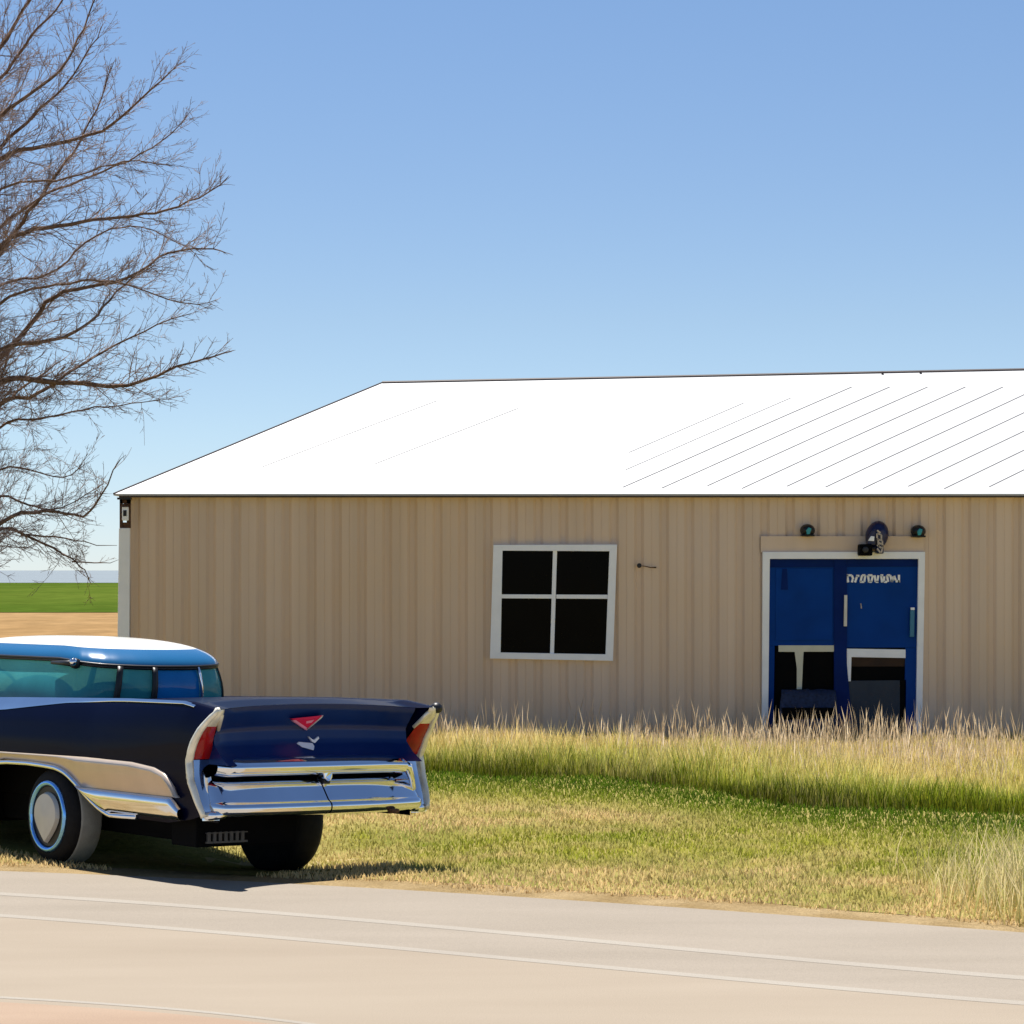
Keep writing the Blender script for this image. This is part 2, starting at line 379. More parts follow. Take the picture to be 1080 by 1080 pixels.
# seed stalks
N = 26000
x = rng.uniform(-6.5, 8.5, N); y = rng.uniform(22.5, 32.2, N)
k = inview(x, y, 1.0) & (y > tall_front(x)+1.0+rng.random(N)*3) & (vnoise(x, y, 2.0, 40) > .38)
x, y = x[k], y[k]
h = .17+.46*(rng.random(len(x))**1.7)*np.clip(vnoise(x, y, 1.1, 8)*1.6-.1, .15, 1.3)*np.interp(y, [27, 32], [1, .72])
ct = mixa((.58, .42, .26), (.95, .78, .56), rng.random(len(x))); cb = mixa((.42, .33, .15), (.58, .48, .27), rng.random(len(x)))
blades('seed_grass', x, y, h, .01, .13, cb, ct, 'pale feathery seed stalks standing above the tall grass strip', 'seed grass', head=.0035+.004*rng.random(len(x)))
# roadside clump at right
x = rng.normal(3.35, .34, 2600); y = rng.normal(16.9, .8, 2600)
k = (y > road_edge(x)+.25) & (x > 2.5)
x, y = x[k], y[k]; h = (.14+.34*rng.random(len(x))**1.6)*np.clip(1.1-np.abs(x-3.2)*.5, .5, 1)
dry = np.clip(.25+rng.random(len(x)), 0, 1)
cb = mixa((.25, .32, .03), (.6, .48, .2), dry); ct = mixa((.40, .42, .08), (.95, .80, .5), dry)
blades('grass_clump', x, y, h, .007, .4, cb, ct, 'straw coloured grass clump by the road edge at far right', 'grass clump')

# ------------------------------------------------------------------ building
YB = 32.4
def wx(u): return (u-540)/90.
def wz(v): return HC-(v-601)/90.
X0, X1 = wx(137.5), 13.5; ZE = wz(523)
bld = empty('metal_building', ((X0+X1)/2, YB+3, 0))
tag(bld, 'low tan ribbed metal building with white roof, white window and blue double doors', 'building')
BO = Vector(bld.location)
def bpart(mb, name, mat, parent=bld, **k):
    off = BO if parent is bld else None
    o = mb.build(name, mat, parent, **k)
    # geometry is in world coordinates: parents keep an offset
    o.matrix_parent_inverse = parent_world(parent).inverted()
    return o
def parent_world(p):
    if p.type == 'MESH': return Matrix.Identity(4)
    m = Matrix.Identity(4)
    while p is not None:
        m = Matrix.Translation(p.location) @ p.rotation_euler.to_matrix().to_4x4() @ m if p.type == 'EMPTY' else m
        p = p.parent
    return m
# front wall with trapezoid ribs and openings
holes = [(wx(524), wx(646), wz(692), wz(578)), (wx(807), wx(971), -.1, wz(586))]
per = .295; rib = []
xx = X0
cuts = {}
k = 0
while xx < X1:
    for dx, dep in ((0, 0), (.035, .036), (.085, .036), (.12, 0), (.205, .0), (.209, .004), (.213, 0)):
        if xx+dx <= X1: cuts[round(xx+dx, 4)] = dep
    xx += per
for h in holes:
    for e in h[:2]:
        kk_ = sorted(cuts); cuts[round(e, 4)] = float(np.interp(e, kk_, [cuts[q] for q in kk_]))
cx = sorted(cuts); zs = [0-.25] + sorted({h[2] for h in holes}|{h[3] for h in holes}) + [ZE+.02]
mb = MB()
for a, c in zip(cx[:-1], cx[1:]):
    for z0, z1 in zip(zs[:-1], zs[1:]):
        mx_, mz_ = (a+c)/2, (z0+z1)/2
        if any(h[0] < mx_ < h[1] and h[2] < mz_ < h[3] for h in holes): continue
        mb.add([(a, YB+cuts[a], z0), (c, YB+cuts[c], z0), (c, YB+cuts[c], z1), (a, YB+cuts[a], z1)], [(0, 1, 2, 3)])
o = bpart(mb, 'front_wall', 'siding')
# other walls
mb = MB()
DEP = 6.0
def ribbed(ax0, ax1, fx, z0, z1, flip):
    n = int(abs(ax1-ax0)/.15); pts = []
    for i in range(n+1):
        q = ax0+(ax1-ax0)*i/n; pts.append((q, .02*(i % 2)))
    for (a, da), (c, dc) in zip(pts[:-1], pts[1:]):
        mb.add([fx(a, da, z0), fx(c, dc, z0), fx(c, dc, z1), fx(a, da, z1)], [(0, 1, 2, 3)])
ribbed(YB+.03, YB+DEP, lambda q, d_, z: (X0-d_, q, z), -.25, ZE, 0)
ribbed(YB, YB+DEP, lambda q, d_, z: (X1+d_, q, z), -.25, ZE, 0)
ribbed(X0, X1, lambda q, d_, z: (q, YB+DEP+d_, z), -.25, ZE, 0)
bpart(mb, 'side_walls', 'siding')
# floor + dark inner lining so openings look into a dark room
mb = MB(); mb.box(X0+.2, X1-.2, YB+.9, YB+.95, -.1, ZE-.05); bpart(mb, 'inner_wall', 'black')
# roof (hip)
ov = .17; RXL = wx(122); d_h = 2.98
zr0 = HC+(601-402)*(YB+d_h)/FPX-.04; zr1 = HC+(601-385.5)*(YB+d_h)/FPX
e0 = Vector((RXL, YB-ov, ZE+.0)); e1 = Vector((X1+ov, YB-ov, ZE))
yr_ = YB+d_h
rl = Vector((-137*(YB+d_h)/FPX, yr_, zr0)); xr_ = X1-d_h+.2; skw = .049*(xr_-rl.x); rr = Vector((xr_, yr_+skw, zr0+skw*(zr0-ZE)/(yr_-e0.y)))
b0 = Vector((RXL, YB+DEP+ov, ZE)); b1 = Vector((X1+ov, YB+DEP+ov, ZE))
def roof_plane(name, poly):
    mb = MB(); th = Vector((0, 0, .035)); n = len(poly)
    mb.add([p+th for p in poly]+[p for p in poly], [tuple(range(n)), tuple(range(2*n-1, n-1, -1))]+[(i, i+n, (i+1) % n+n, (i+1) % n) for i in range(n)])
    return mb
mb = MB(); th = .02
P = [e0, e1, rr, rl, b0, b1]
top = [p+Vector((0, 0, th)) for p in P]
V = P+top
F = [(6, 7, 8, 9), (6, 9, 10), (7, 11, 8), (9, 8, 11), (9, 11, 10), (0, 1, 7, 6), (1, 5, 11, 7), (5, 4, 10, 11), (4, 0, 6, 10), (0, 4, 5, 1)]
mb.add(V, F); roof = bpart(mb, 'roof', 'roof')
# standing seams laid along the hip direction on the front slope
hipv = rl-e0
def front_z(x, y):   # height on front plane
    return ZE+th+(zr0-ZE)*(y-e0.y)/(yr_-e0.y)
mb = MB(); sx = e0.x+.7
kx = hipv.x/hipv.y*1.13
def seam(sx, f0, f1, wd=.007, ht=.012):
    mb = MB()
    pts = []
    for q in np.linspace(f0, f1, 8):
        y_ = e0.y+(yr_-e0.y)*q; x_ = sx+kx*(y_-e0.y)+.012*math.sin(q*5+sx)
        pts.append((x_, y_, front_z(x_, y_)))
    for a, c in zip(pts[:-1], pts[1:]):
        V = []
        for p in (a, c): V += [(p[0]-wd, p[1], p[2]-.002), (p[0], p[1], p[2]+ht), (p[0]+wd, p[1], p[2]-.002)]
        mb.add(V, [(0, 1, 4, 3), (1, 2, 5, 4)])
    bpart(mb, 'roof_seam', 'seam', roof)
for u0, f0, f1 in ((205, .22, .82), (318, .25, .75), (560, .35, .8), (600, .2, .85)): seam(wx(u0), f0, f1, .010, .006)
u0 = 640
while u0 < 1400: seam(wx(u0), .04+.04*random.random(), .955, .015, .008); u0 += 43
# ridge and hip caps
mb = MB(); mb.tube([rl+Vector((0, 0, th)), rr+Vector((0, 0, th))], .022, 6)
for q in (.52, .56, .73, .76, .79, .93): 
    p = rl.lerp(rr, q)+Vector((0, -.03, th+.01)); mb.box(p.x-.014, p.x+.014, p.y-.03, p.y, p.z-.04, p.z-.005)
bpart(mb, 'ridge_cap', 'eave_dark', roof)
mb = MB(); mb.tube([e0+Vector((0, 0, th)), rl+Vector((0, 0, th))], .012, 6); bpart(mb, 'hip_cap', 'eave_dark', roof); mb = MB(); mb.tube([e1+Vector((0, 0, th)), rr+Vector((0, 0, th))], .012, 6); bpart(mb, 'hip_cap', 'eave_dark', roof)
mb = MB(); mb.box(RXL+.06, X1+ov-.02, YB-ov+.02, YB-ov+.05, ZE-.022, ZE-.002); bpart(mb, 'eave_flashing', 'eave_dark', roof)
# corner post
mb = MB(); mb.prism([(wx(123), -.2), (wx(136.2), -.2), (wx(137.6), wz(557)), (wx(126), wz(557))], YB-.05, YB+.08); bpart(mb, 'corner_post', 'white', bevel=.006)
mb = MB(); mb.box(wx(126.5), wx(129.5), YB-.03, YB+.02, wz(557), wz(527)); mb.box(wx(134), wx(138), YB-.03, YB+.02, wz(557), wz(525)); mb.box(wx(127), wx(137.5), YB-.035, YB+.03, wz(557), wz(551)); mb.box(wx(126.5), wx(138), YB-.03, YB+.03, wz(531), wz(527))
bpart(mb, 'corner_bracket', 'rust')
mb = MB(); mb.box(wx(125), wx(139), YB-.12, YB-.0, wz(527), ZE-.022); bpart(mb, 'soffit_block', 'dark_trim')
# header flashing above door, thin frame line
mb = MB(); mb.box(wx(802), wx(974), YB-.028, YB-.0225, wz(582.5), wz(565.5)); bpart(mb, 'header_flashing', 'siding')
# window
def wq(pts): return [(wx(u), wz(v)) for u, v in pts]
win = empty('window', (wx(584), YB, wz(635)), 0, bld); win.matrix_parent_inverse = Matrix.Translation(-BO)
def wpart(pl, name, mat, y0, y1, parent, bevel=.004):
    mb = MB()
    for pts in pl: mb.prism(wq(pts), y0, y1)
    o = mb.build(name, mat, parent, bevel=bevel)
    o.matrix_parent_inverse = Matrix.Translation(-Vector(parent.location)) if parent is not bld else Matrix.Translation(-BO)
    return o
YF = YB-.055
wpart([[(520.4, 574.7), (650.7, 574.3), (642.6, 581.4), (530, 580.8)], [(516.7, 694.4), (528, 688), (638.5, 690), (646.3, 696.9)],
       [(520.4, 574.7), (530, 580.8), (528, 688), (516.7, 694.4)], [(650.7, 574.3), (646.3, 696.9), (638.5, 690), (642.6, 581.4)]], 'window_frame', 'white', YF, YB+.03, win, .003)
wpart([[(583.2, 579), (587.6, 579), (584.2, 691), (580.0, 691)]], 'muntin', 'white', YF+.018, YB+.01, win)
wpart([[(528, 626.8), (583.0, 627.0), (583.0, 631.3), (528, 631)], [(586.6, 627.0), (642, 627.2), (642, 631.6), (586.6, 631.3)]], 'muntin', 'white', YF+.020, YB+.01, win)
for pts in ([(527, 578), (584, 578), (583, 629), (527, 629)], [(586, 578), (644, 578), (643, 629), (585, 629)], [(526, 629.2), (582, 629.2), (581, 692), (525, 692)], [(584, 629.2), (643, 629.2), (641, 692), (583, 692)]):
    wpart([pts], 'pane', 'pane', YB-.012, YB-.006, win, 0)
# door
door = empty('double_door', (wx(888), YB, 0), 0, bld); door.matrix_parent_inverse = Matrix.Translation(-BO)
wpart([[(803, 790), (804, 582), (975, 582), (971.5, 790), (965, 790), (968, 589.5), (811.5, 589.5), (809.5, 790)]], 'door_frame', 'white', YF, YB+.05, door, .004)
YD = YB+.0
leaf1 = wpart([[(811, 589), (880, 589), (880, 681), (811, 681)], [(809.5, 681.1), (817, 681.1), (815.5, 790), (809.5, 790)]], 'door_leaf', 'door_blue', YD, YD+.04, door, .003)
leaf2 = wpart([[(892.5, 589), (968, 589), (968, 683), (892.5, 683)], [(955, 683.1), (968, 683.1), (967, 790), (953, 790)]], 'door_leaf', 'door_blue', YD, YD+.04, door, .003)
wpart([[(879.5, 589), (893, 589), (893, 700), (897, 745), (903, 790), (874, 790), (879.5, 730)]], 'door_post', 'door_blue_dark', YD-.02, YD+.05, door, .004)
wpart([[(812, 590), (968, 590), (968, 597.5), (812, 598.5)]], 'door_head', 'door_blue_dark', YD-.012, YD-.002, door, .002)
sub = lambda pl, name, mat, y0, y1, par, bv=.003: (lambda o: o)(subpart(pl, name, mat, y0, y1, par, bv))
def subpart(pl, name, mat, y0, y1, par, bv):
    mb = MB()
    for pts in pl: mb.prism(wq(pts), y0, y1)
    o = mb.build(name, mat, par, bevel=bv); return o
sub([[(818, 600), (878, 600), (878, 675), (818, 676)]], 'door_panel', 'door_blue', YD-.01, YD-.001, leaf1)
sub([[(825, 600), (830, 600), (831, 622), (823.5, 622)]], 'dark_notch', 'door_blue_dark', YD-.016, YD-.0105, leaf1)  # darker blue notch on the upper panel
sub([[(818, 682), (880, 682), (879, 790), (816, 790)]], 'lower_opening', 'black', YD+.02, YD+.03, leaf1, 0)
sub([[(821, 680.6), (879.5, 680.6), (879.5, 687.4), (847.5, 687.4), (846.8, 700), (845.6, 727), (840.2, 727), (840.3, 705), (838, 687.6), (821, 687.4)]], 'opening_trim', 'cream', YD-.012, YD-.002, leaf1)
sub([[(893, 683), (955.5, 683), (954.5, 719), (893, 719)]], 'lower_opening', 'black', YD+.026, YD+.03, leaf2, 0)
sub([[(898, 693), (954.5, 693.5), (954.3, 703), (898, 703)]], 'inner_lit_dark', 'brown_lit_dark', YD+.012, YD+.02, leaf2, 0)  # brown-lit dark inside the opening, painted as a flat plate
sub([[(893, 684), (955, 685), (955, 694), (898, 693), (897.2, 718.5), (893, 718.5)]], 'opening_trim', 'white', YD-.01, YD-.001, leaf2)
sub([[(893.5, 718), (949, 717.5), (949, 790), (899, 790)]], 'lower_board', 'slate', YD-.006, YD+.004, leaf2)
sub([[(949, 717), (955.6, 717), (955, 790), (949, 790)]], 'board_gap', 'black', YD+.0, YD+.01, leaf2, 0)
sub([[(890, 627.5), (893.2, 627.5), (892.8, 660.5), (889.4, 660.5)]], 'door_handle', 'hub', YD-.05, YD-.02, leaf2)
sub([[(959.5, 643.5), (964, 643.5), (963.5, 671.5), (959, 671.5)]], 'door_handle', 'teal', YD-.05, YD-.0, leaf2)
sub([[(960, 640.6), (964, 640.6), (964, 643.3), (960, 643.3)]], 'handle_cap', 'white', YD-.052, YD-.0, leaf2)
sub([[(907, 636.5), (908.3, 636.2), (908.7, 639), (909.2, 641.8), (907.8, 641.8), (907.8, 638.4)]], 'door_number', 'scuff', YD-.008, YD-.0, leaf2)
# lettering, traced strokes in a 0..100 x 0..14 box
mb = MB()
def stroke(a, c, w=3.9):
    a = Vector(a); c = Vector(c); n_ = Vector((-(c-a).y, (c-a).x)).normalized()*w/2
    pts = [a+n_, c+n_, c-n_, a-n_]
    mb.prism([(wx(892+p.x*.572), wz(606.2+p.y*.572)) for p in pts], YD-.007, YD-.0005)
G = [((2, 0), (4, 14), 5), ((2, 1), (11, 1)), ((11, 1), (14, 8)), ((13, 8), (11, 14)), ((21, 2), (17, 14), 4), ((19, 2), (25, 2)), ((30, 1), (27, 13)), ((30, 1), (36, 1)), ((36, 1), (34, 13)), ((26, 13), (34, 13)),
     ((41, 1), (43, 14), 4), ((41, 1), (49, 1)), ((50, 1), (47, 13)), ((43, 13), (48, 13)), ((53, 1), (55, 13)), ((60, 1), (58, 13)), ((55, 13), (60, 13)), ((65, 1), (67, 14)), ((64, 1), (69, 1)),
     ((71, 3), (70, 13)), ((70, 13), (76, 13)), ((76, 1), (78, 13)), ((76, 1), (82, 1)), ((82, 1), (85, 13)), ((88, 3), (85, 13)), ((89, 2), (92, 10)), ((92, 12), (99, 12)), ((98, 0), (98, 14), 4)]
for g_ in G: stroke(*g_)
mb.build('door_lettering', 'letter_white', leaf2)
# fixtures above door
def dome(u, v, label, r=.088):
    t_ = empty('wall_light', (wx(u), YB-.03, wz(v))); tag(t_, label, 'wall light', 'small black dome lights above the doors')
    mb = MB(); mb.lathe([(r*.9, 0), (r, -.03), (r*.97, -.07), (r*.75, -.12), (r*.35, -.15), (.001, -.155)], 20, 'y')
    mb.V = [(x, y, z*.85) for x, y, z in mb.V]
    mb.build('shade', 'dark_trim', t_, smooth=True)
    mb = MB(); mb.prism([(-.02, -.05), (.015, -.045), (.035, .02), (.0, .035), (-.03, .0)], -.165, -.10); mb.build('lens', 'teal_glass', t_, bevel=.008)
    mb = MB(); mb.box(-r*.9, r*.9, -.12, .01, -r*.8, -r*.55); mb.build('base', 'dark_trim', t_, bevel=.01)
    return t_
dome(851, 559.5, 'small black dome light on the wall above the left door leaf')
dome(967.5, 560.5, 'small black dome light on the wall above the right door post')
big = empty('wall_lamp', (wx(924), YB-.03, wz(566))); tag(big, 'large navy wall lamp with scuffed pale band and black box, on the door frame', 'wall lamp')
mb = MB(); mb.lathe([(.13, 0), (.135, -.06), (.12, -.12), (.08, -.17), (.001, -.19)], 24, 'y'); mb.V = [(x-.0+z*.12, y, z*1.25+.015) for x, y, z in mb.V]; mb.build('lamp_head', 'navy_lamp', big, smooth=True)
mb = MB(); mb.prism([(-.13, -.09), (-.04, -.10), (-.03, .09), (-.075, .07), (-.11, .0)], -.20, -.01); mb.build('side_bracket', 'navy_lamp', big, bevel=.012)
mb = MB(); mb.prism([(-.125, -.05), (-.055, -.055), (-.05, .0), (-.09, .005)], -.212, -.198); mb.build('pale_patch', 'white', big, bevel=.004)
mb = MB(); 
for a_, c_ in (((-.02, .07), (.02, .04)), ((-.02, .035), (.03, .02)), ((-.02, .035), (-.02, -.02)), ((.03, .02), (.03, -.04)), ((-.02, -.03), (.04, -.05)), ((-.01, -.03), (.0, -.12)), ((.04, -.05), (.045, -.12)), ((-.02, -.10), (.04, -.14)), ((.0, -.07), (.03, -.09)), ((-.02, -.14), (.02, -.19)), ((.05, -.10), (.03, -.19))):
    a = Vector(a_); c = Vector(c_); n_ = Vector((-(c-a).y, (c-a).x)).normalized()*.009
    mb.prism([tuple(p) for p in (a+n_, c+n_, c-n_, a-n_)], -.214, -.196)
mb.build('scuffed_band', 'scuff', big)
mb = MB(); mb.box(-.02, .06, -.197, -.01, -.20, .08); mb.build('band_plate', 'navy_lamp', big, bevel=.012)
mb = MB(); mb.box(-.225, -.075, -.24, -.01, -.225, -.09); mb.build('base_box', 'black', big, bevel=.02)
mb = MB(); mb.lathe([(.035, -.24), (.035, -.262), (.02, -.266)], 14, 'y', (-.16, 0, -.155)); mb.build('socket', 'dark_trim', big)
# lamp at corner
cl = empty('corner_lantern', (wx(133), YB-.04, wz(541))); tag(cl, 'small white lantern under the roof corner above the white post', 'lantern')
mb = MB(); mb.box(-.035, .04, -.06, .0, -.09, .07); mb.build('housing', 'white', cl, bevel=.01)
mb = MB(); mb.box(-.02, .02, -.066, -.0615, -.04, .03); mb.build('lens', 'dark_trim', cl, bevel=.002)
mb = MB(); mb.lathe([(.05, .07), (.03, .10), (.005, .115)], 12, 'z', (.0, -.03, 0)); mb.build('cap', 'rust', cl)
# knob and wire by the window
kn = empty('cable_knob', (wx(674), YB-.024, wz(596.5))); tag(kn, 'small round black knob with a thin wire on the tan wall right of the window', 'wall knob')
mb = MB(); mb.lathe([(.026, 0), (.028, -.03), (.016, -.045)], 14, 'y'); mb.build('knob', 'dark_trim', kn, smooth=False)
mb = MB(); mb.tube([(.035, 0, -.004), (.08, -.006, -.010), (.13, -.006, -.022), (.20, -.004, -.022)], [.004, .005, .006, .009], 6); mb.build('wire', 'rust', kn)
# tarp-covered block at the door
tp = MB()
ux = [826, 836, 848, 860, 873, 879]
def tpp(u, v, y): return (wx(u), y, wz(v))
n1, n2 = 18, 14; Pg = []
for i in range(n2):
    f = i/(n2-1); row = []
    for j in range(n1):
        q = j/(n1-1); u = 816+q*64
        if f < .45:
            g_ = f/.45; v = 728+g_*34+ (1-q)*(-2+g_*6); y_ = YB-.10-g_*.32; u += (1-g_)*8*(1-q)
        else:
            g_ = (f-.45)/.55; v = 762+g_*30; y_ = YB-.42-.03*math.sin(g_*9)*q
        nz = (vnoise(u*.2, v*.2, 1.0)-.5)*.05
        row.append((wx(u)+nz*.5, y_+nz, wz(v)+nz*.7))
    Pg.append(row)
tp.grid(Pg); tb = tp.build('tarp', 'tarp', None, smooth=True, sol=.02); tb.name = 'tarp_cover'
tarp = empty('covered_crate', (wx(850), YB-.25, 0)); tag(tarp, 'crate under a rumpled dark navy tarp in front of the left door leaf', 'covered crate')
tb.parent = tarp; tb.matrix_parent_inverse = Matrix.Translation(-Vector(tarp.location))
mb = MB(); mb.box(wx(822), wx(876), YB-.37, YB-.07, -.02, wz(745)); o = mb.build('crate', 'black', tarp, bevel=.01); o.matrix_parent_inverse = Matrix.Translation(-Vector(tarp.location))

# ------------------------------------------------------------------ car
car = empty('parked_car', (-1.323, 18.627, -.10)); car.rotation_euler = (0, R(1.4), R(40))
tag(car, 'dark navy tail-finned vintage car with chrome trim, parked on the road edge', 'car')
IT = lambda x, a, b_: float(np.interp(x, a, b_))
def yr(z): return IT(z, [.40, .45, .5, .6, .7, .83, .95, 1.05, 1.15, 1.2], [0, -.01, .0, .05, .10, .125, .07, -.01, -.115, -.13])
def zt(y): return IT(y, [0, .25, 1, 2.5, 3.8, 5.0, 5.45, 5.65], [1.165, 1.20, 1.19, 1.145, 1.10, 1.02, .95, .85])
def xs(y, z):
    ztt = zt(y); zz = z if z < .7 else .7+(z-.7)*(.5/max(ztt-.7, .05))
    x_ = IT(zz, [.23, .40, .55, .7, .9, 1.05, 1.15, 1.2], [.89, .925, .96, .975, .968, .935, .89, .855])
    x_ += .065*max(0, zz-.86)/.34*max(0, 1-y/1.4)
    return x_*IT(y, [0, 4.4, 5.1, 5.45, 5.65], [1, 1, .96, .90, .80])
ARCH = [(1.10, .40), (1.2, .42), (1.32, .48), (1.45, .565), (1.58, .645), (1.70, .685), (1.85, .70), (2.5, .705), (2.75, .66), (2.9, .52), (3.0, .40)]
FARCH = [(4.15, .36), (4.25, .5), (4.4, .64), (4.6, .70), (4.9, .70), (5.1, .62), (5.22, .48), (5.28, .36)]
def zb(y):
    a = IT(y, [p[0] for p in ARCH], [p[1] for p in ARCH]) if 1.1 <= y <= 3.0 else IT(y, [0, .12, .4], [.47, .44, .40])
    if 3.0 < y: a = IT(y, [3.0, 3.05, 4.15], [.40, .34, .34])
    if 4.15 <= y <= 5.28: a = IT(y, [p[0] for p in FARCH], [p[1] for p in FARCH])
    if y > 5.28: a = .40
    return a
def ydeck(x): return IT(abs(x), [0, .5, .7, .80, .9], [.06, .05, .02, -.03, -.07])
ys = sorted(set([round(v, 3) for v in list(np.linspace(0, .6, 13))+list(np.linspace(.6, 5.65, 80))+[p[0] for p in ARCH]+[p[0] for p in FARCH]]))
def row(y0):
    H = []
    b0_ = zb(y0); T = zt(y0); ns = 16
    for i in range(ns+1):
        z = b0_+(T-b0_)*i/ns; H.append([xs(y0, z), z])
    k_ = xs(y0, T)/.855
    dk = IT(y0, [0, .5, 1.6, 2.2], [.0, .004, .02, .04])
    H += [[.838*k_, T+.012], [.81*k_, T+.010], [.785*k_, T-dk*.3+.004], [.76*k_, T-dk]]
    for i in range(1, 9):
        xx_ = .76*k_*(1-i/8); H.append([xx_, T-dk+.030*(1-(xx_/.76/k_)**2)])
    w = max(0, 1-y0/.6)
    out_ = []
    for x_, z in H:
        off = yr(z) if x_ > .83 else ydeck(x_)
        out_.append((x_, y0+w*off, z))
    full = [(-x_, y_, z) for x_, y_, z in out_[:-1]]+[out_[-1]]+[p for p in out_[:-1][::-1]]
    return full
mb = MB(); mb.grid([row(y_) for y_ in ys])
# front closing panel
fr = row(ys[-1])
mb.add(list(fr)+[(x_, 5.70, z*.98) for x_, y_, z in fr], [(i, i+1, len(fr)+i+1, len(fr)+i) for i in range(len(fr)-1)])
# inner fin returns beside the rear panel
for s in (-1, 1):
    zz = np.linspace(.42, 1.16, 16)
    mb.grid([[(s*(.795+.17*max(0, z-.90)), yr(z)+.004, z) for z in zz], [(s*.795, .2, z) for z in zz]])
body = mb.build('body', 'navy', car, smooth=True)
# rear deck panel
mb = MB(); Pg = []
xsn = np.linspace(-.80, .80, 33)
for q in np.linspace(0, 1, 18):
    rw = []
    for x_ in xsn:
        T = 1.165; zt_ = T+.030*(1-min(1, abs(x_)/.76)**2); 
        z = zt_+(.80-zt_)*q
        y_ = ydeck(x_)+IT(q, [0, .05, .15, .4, .65, .85, 1], [0, .004, .035, .105, .09, .01, -.09])
        rw.append((x_, y_, z))
    Pg.append(rw)
mb.grid(Pg)
for e_i in (0, -1): mb.grid([[r_[e_i] for r_ in Pg], [(r_[e_i][0], .22, r_[e_i][2]) for r_ in Pg]])
mb.build('trunk_lid', 'navy_sky_sheen', car, smooth=True)
# recess behind bumper
mb = MB(); mb.box(-.82, .82, .14, .18, .44, .86); mb.build('rear_valance', 'black', car)
# chrome bar under the trunk
def profgrid(prof, x0, x1, n, fy=None, fz=None):
    P_ = []
    for x_ in np.linspace(x0, x1, n):
        P_.append([(x_, y_+(fy(x_) if fy else 0), z+(fz(x_) if fz else 0)) for y_, z in prof])
    return P_
mb = MB(); mb.grid(profgrid([(.10, .85), (.0, .842), (-.05, .826), (-.095, .80), (-.105, .785), (-.10, .765), (-.085, .74), (-.05, .722), (.10, .725)], -.79, .70, 30, fy=lambda x_: .03*abs(x_)**2+(14*(-.70-x_)**2 if x_ < -.70 else 0), fz=lambda x_: -.02*max(0, x_-.5)**2*8))
mb.tube([(.66, -.045, .785), (.74, -.04, .755), (.775, -.03, .69), (.80, -.03, .60)], [.04, .034, .024, .018], 10)
mb.build('chrome_bar', 'chrome', car, smooth=True)
# bumper
bp = [(.12, .70), (.05, .674), (.035, .665), (.025, .655), (.0, .624), (-.04, .574), (-.05, .562), (-.062, .553), (-.078, .546), (-.088, .536), (-.092, .522), (-.092, .506), (-.086, .492), (-.07, .478), (-.05, .470), (.0, .46), (.12, .445)]
fb = lambda x_: -.085+.13*abs(x_)**3+(13*(abs(x_)-.79)**2 if abs(x_) > .79 else 0)
mb = MB(); mb.grid(profgrid(bp, -.90, -.012, 40, fy=fb)); mb.grid(profgrid(bp, .0, .90, 40, fy=fb)); bumper = mb.build('rear_bumper', 'chrome', car, smooth=True)
mb = MB(); mb.box(.50, .56, -.19, -.12, .455, .485); mb.build('bumper_bolt', 'rust', bumper, bevel=.012)
# centre ornament: a small chrome shield with a dark point under it
mb = MB(); sh = [(-.005, .742), (.035, .752), (.078, .742), (.076, .705), (.055, .684), (.03, .678), (.005, .70)]
mb.prism(sh, -.075, .02); mb.V[:7] = [(x_, y_-.012+.02*abs(x_-.036)/.04, z) for x_, y_, z in mb.V[:7]]; mb.build('bumper_ornament', 'chrome', car, bevel=.008)
mb = MB(); mb.prism([(.008, .694), (.032, .674), (.056, .682), (.072, .698), (.064, .66), (.036, .630), (.014, .662)], -.055, .04); mb.build('ornament_base', 'dark_trim', car, bevel=.005)
# fins
for s in (-1, 1):
    lamp_parent = None
    def patch(za, zc, xa, xc, bulge, name, mat, par, n=8, k=8, off=0):
        mb = MB(); P_ = []
        for i in range(n+1):
            z = za+(zc-za)*i/n; rw = []
            xi = xa(z) if callable(xa) else xa; xo = xs(0, z)-.006 if xc is None else xc(z)
            for j in range(k+1):
                q = j/k; x_ = xi+(xo-xi)*q
                bl = bulge*math.sin(math.pi*min(1, max(0, q)))*(.5+.5*math.sin(math.pi*i/n))
                rw.append((s*x_, yr(z)-.004-bl-off, z))
            P_.append(rw)
        mb.grid(P_); return mb.build(name, mat, par, smooth=True)
    tl_ = patch(.835, 1.055, lambda z: .795+.28*max(0, z-.90), None, .03, 'tail_lamp', 'red_lens', car)
    patch(1.055, 1.17, lambda z: .838+.1*(z-1.055), None, .035, 'fin_cap', 'pale_chrome', car)
    patch(.44, .83, .795, None, .02, 'fin_pod', 'chrome', car)
    mb = MB(); mb.tube([(s*(xs(0, z)-.012), yr(z)-.012, z) for z in list(np.linspace(1.175, .46, 26))], [.017+.011*abs(math.sin(q_*3.0)) for q_ in np.linspace(0, 1, 26)], 10)
    mb.tube([(s*.905, -.12, 1.168), (s*.86, -.10, 1.13), (s*.81, -.0, 1.03)], [.022, .02, .012], 8)
    mb.build('lamp_surround', 'pale_chrome', tl_, smooth=True)
    # quarter bumper lower end wrap
    mb = MB(); mb.tube([(s*.90, -.0, .47), (s*.84, -.05, .475), (s*.78, -.06, .48)], [.032, .03, .025], 8); mb.build('bumper_tip', 'chrome', bumper, smooth=True)
# fin tip cap on the right fin
mb = MB(); mb.lathe([(.001, -.135), (.03, -.125), (.042, -.095), (.03, -.06)], 12, 'y', (.92, -.02, 1.165)); mb.build('fin_tip', 'dark_trim', car, smooth=True)
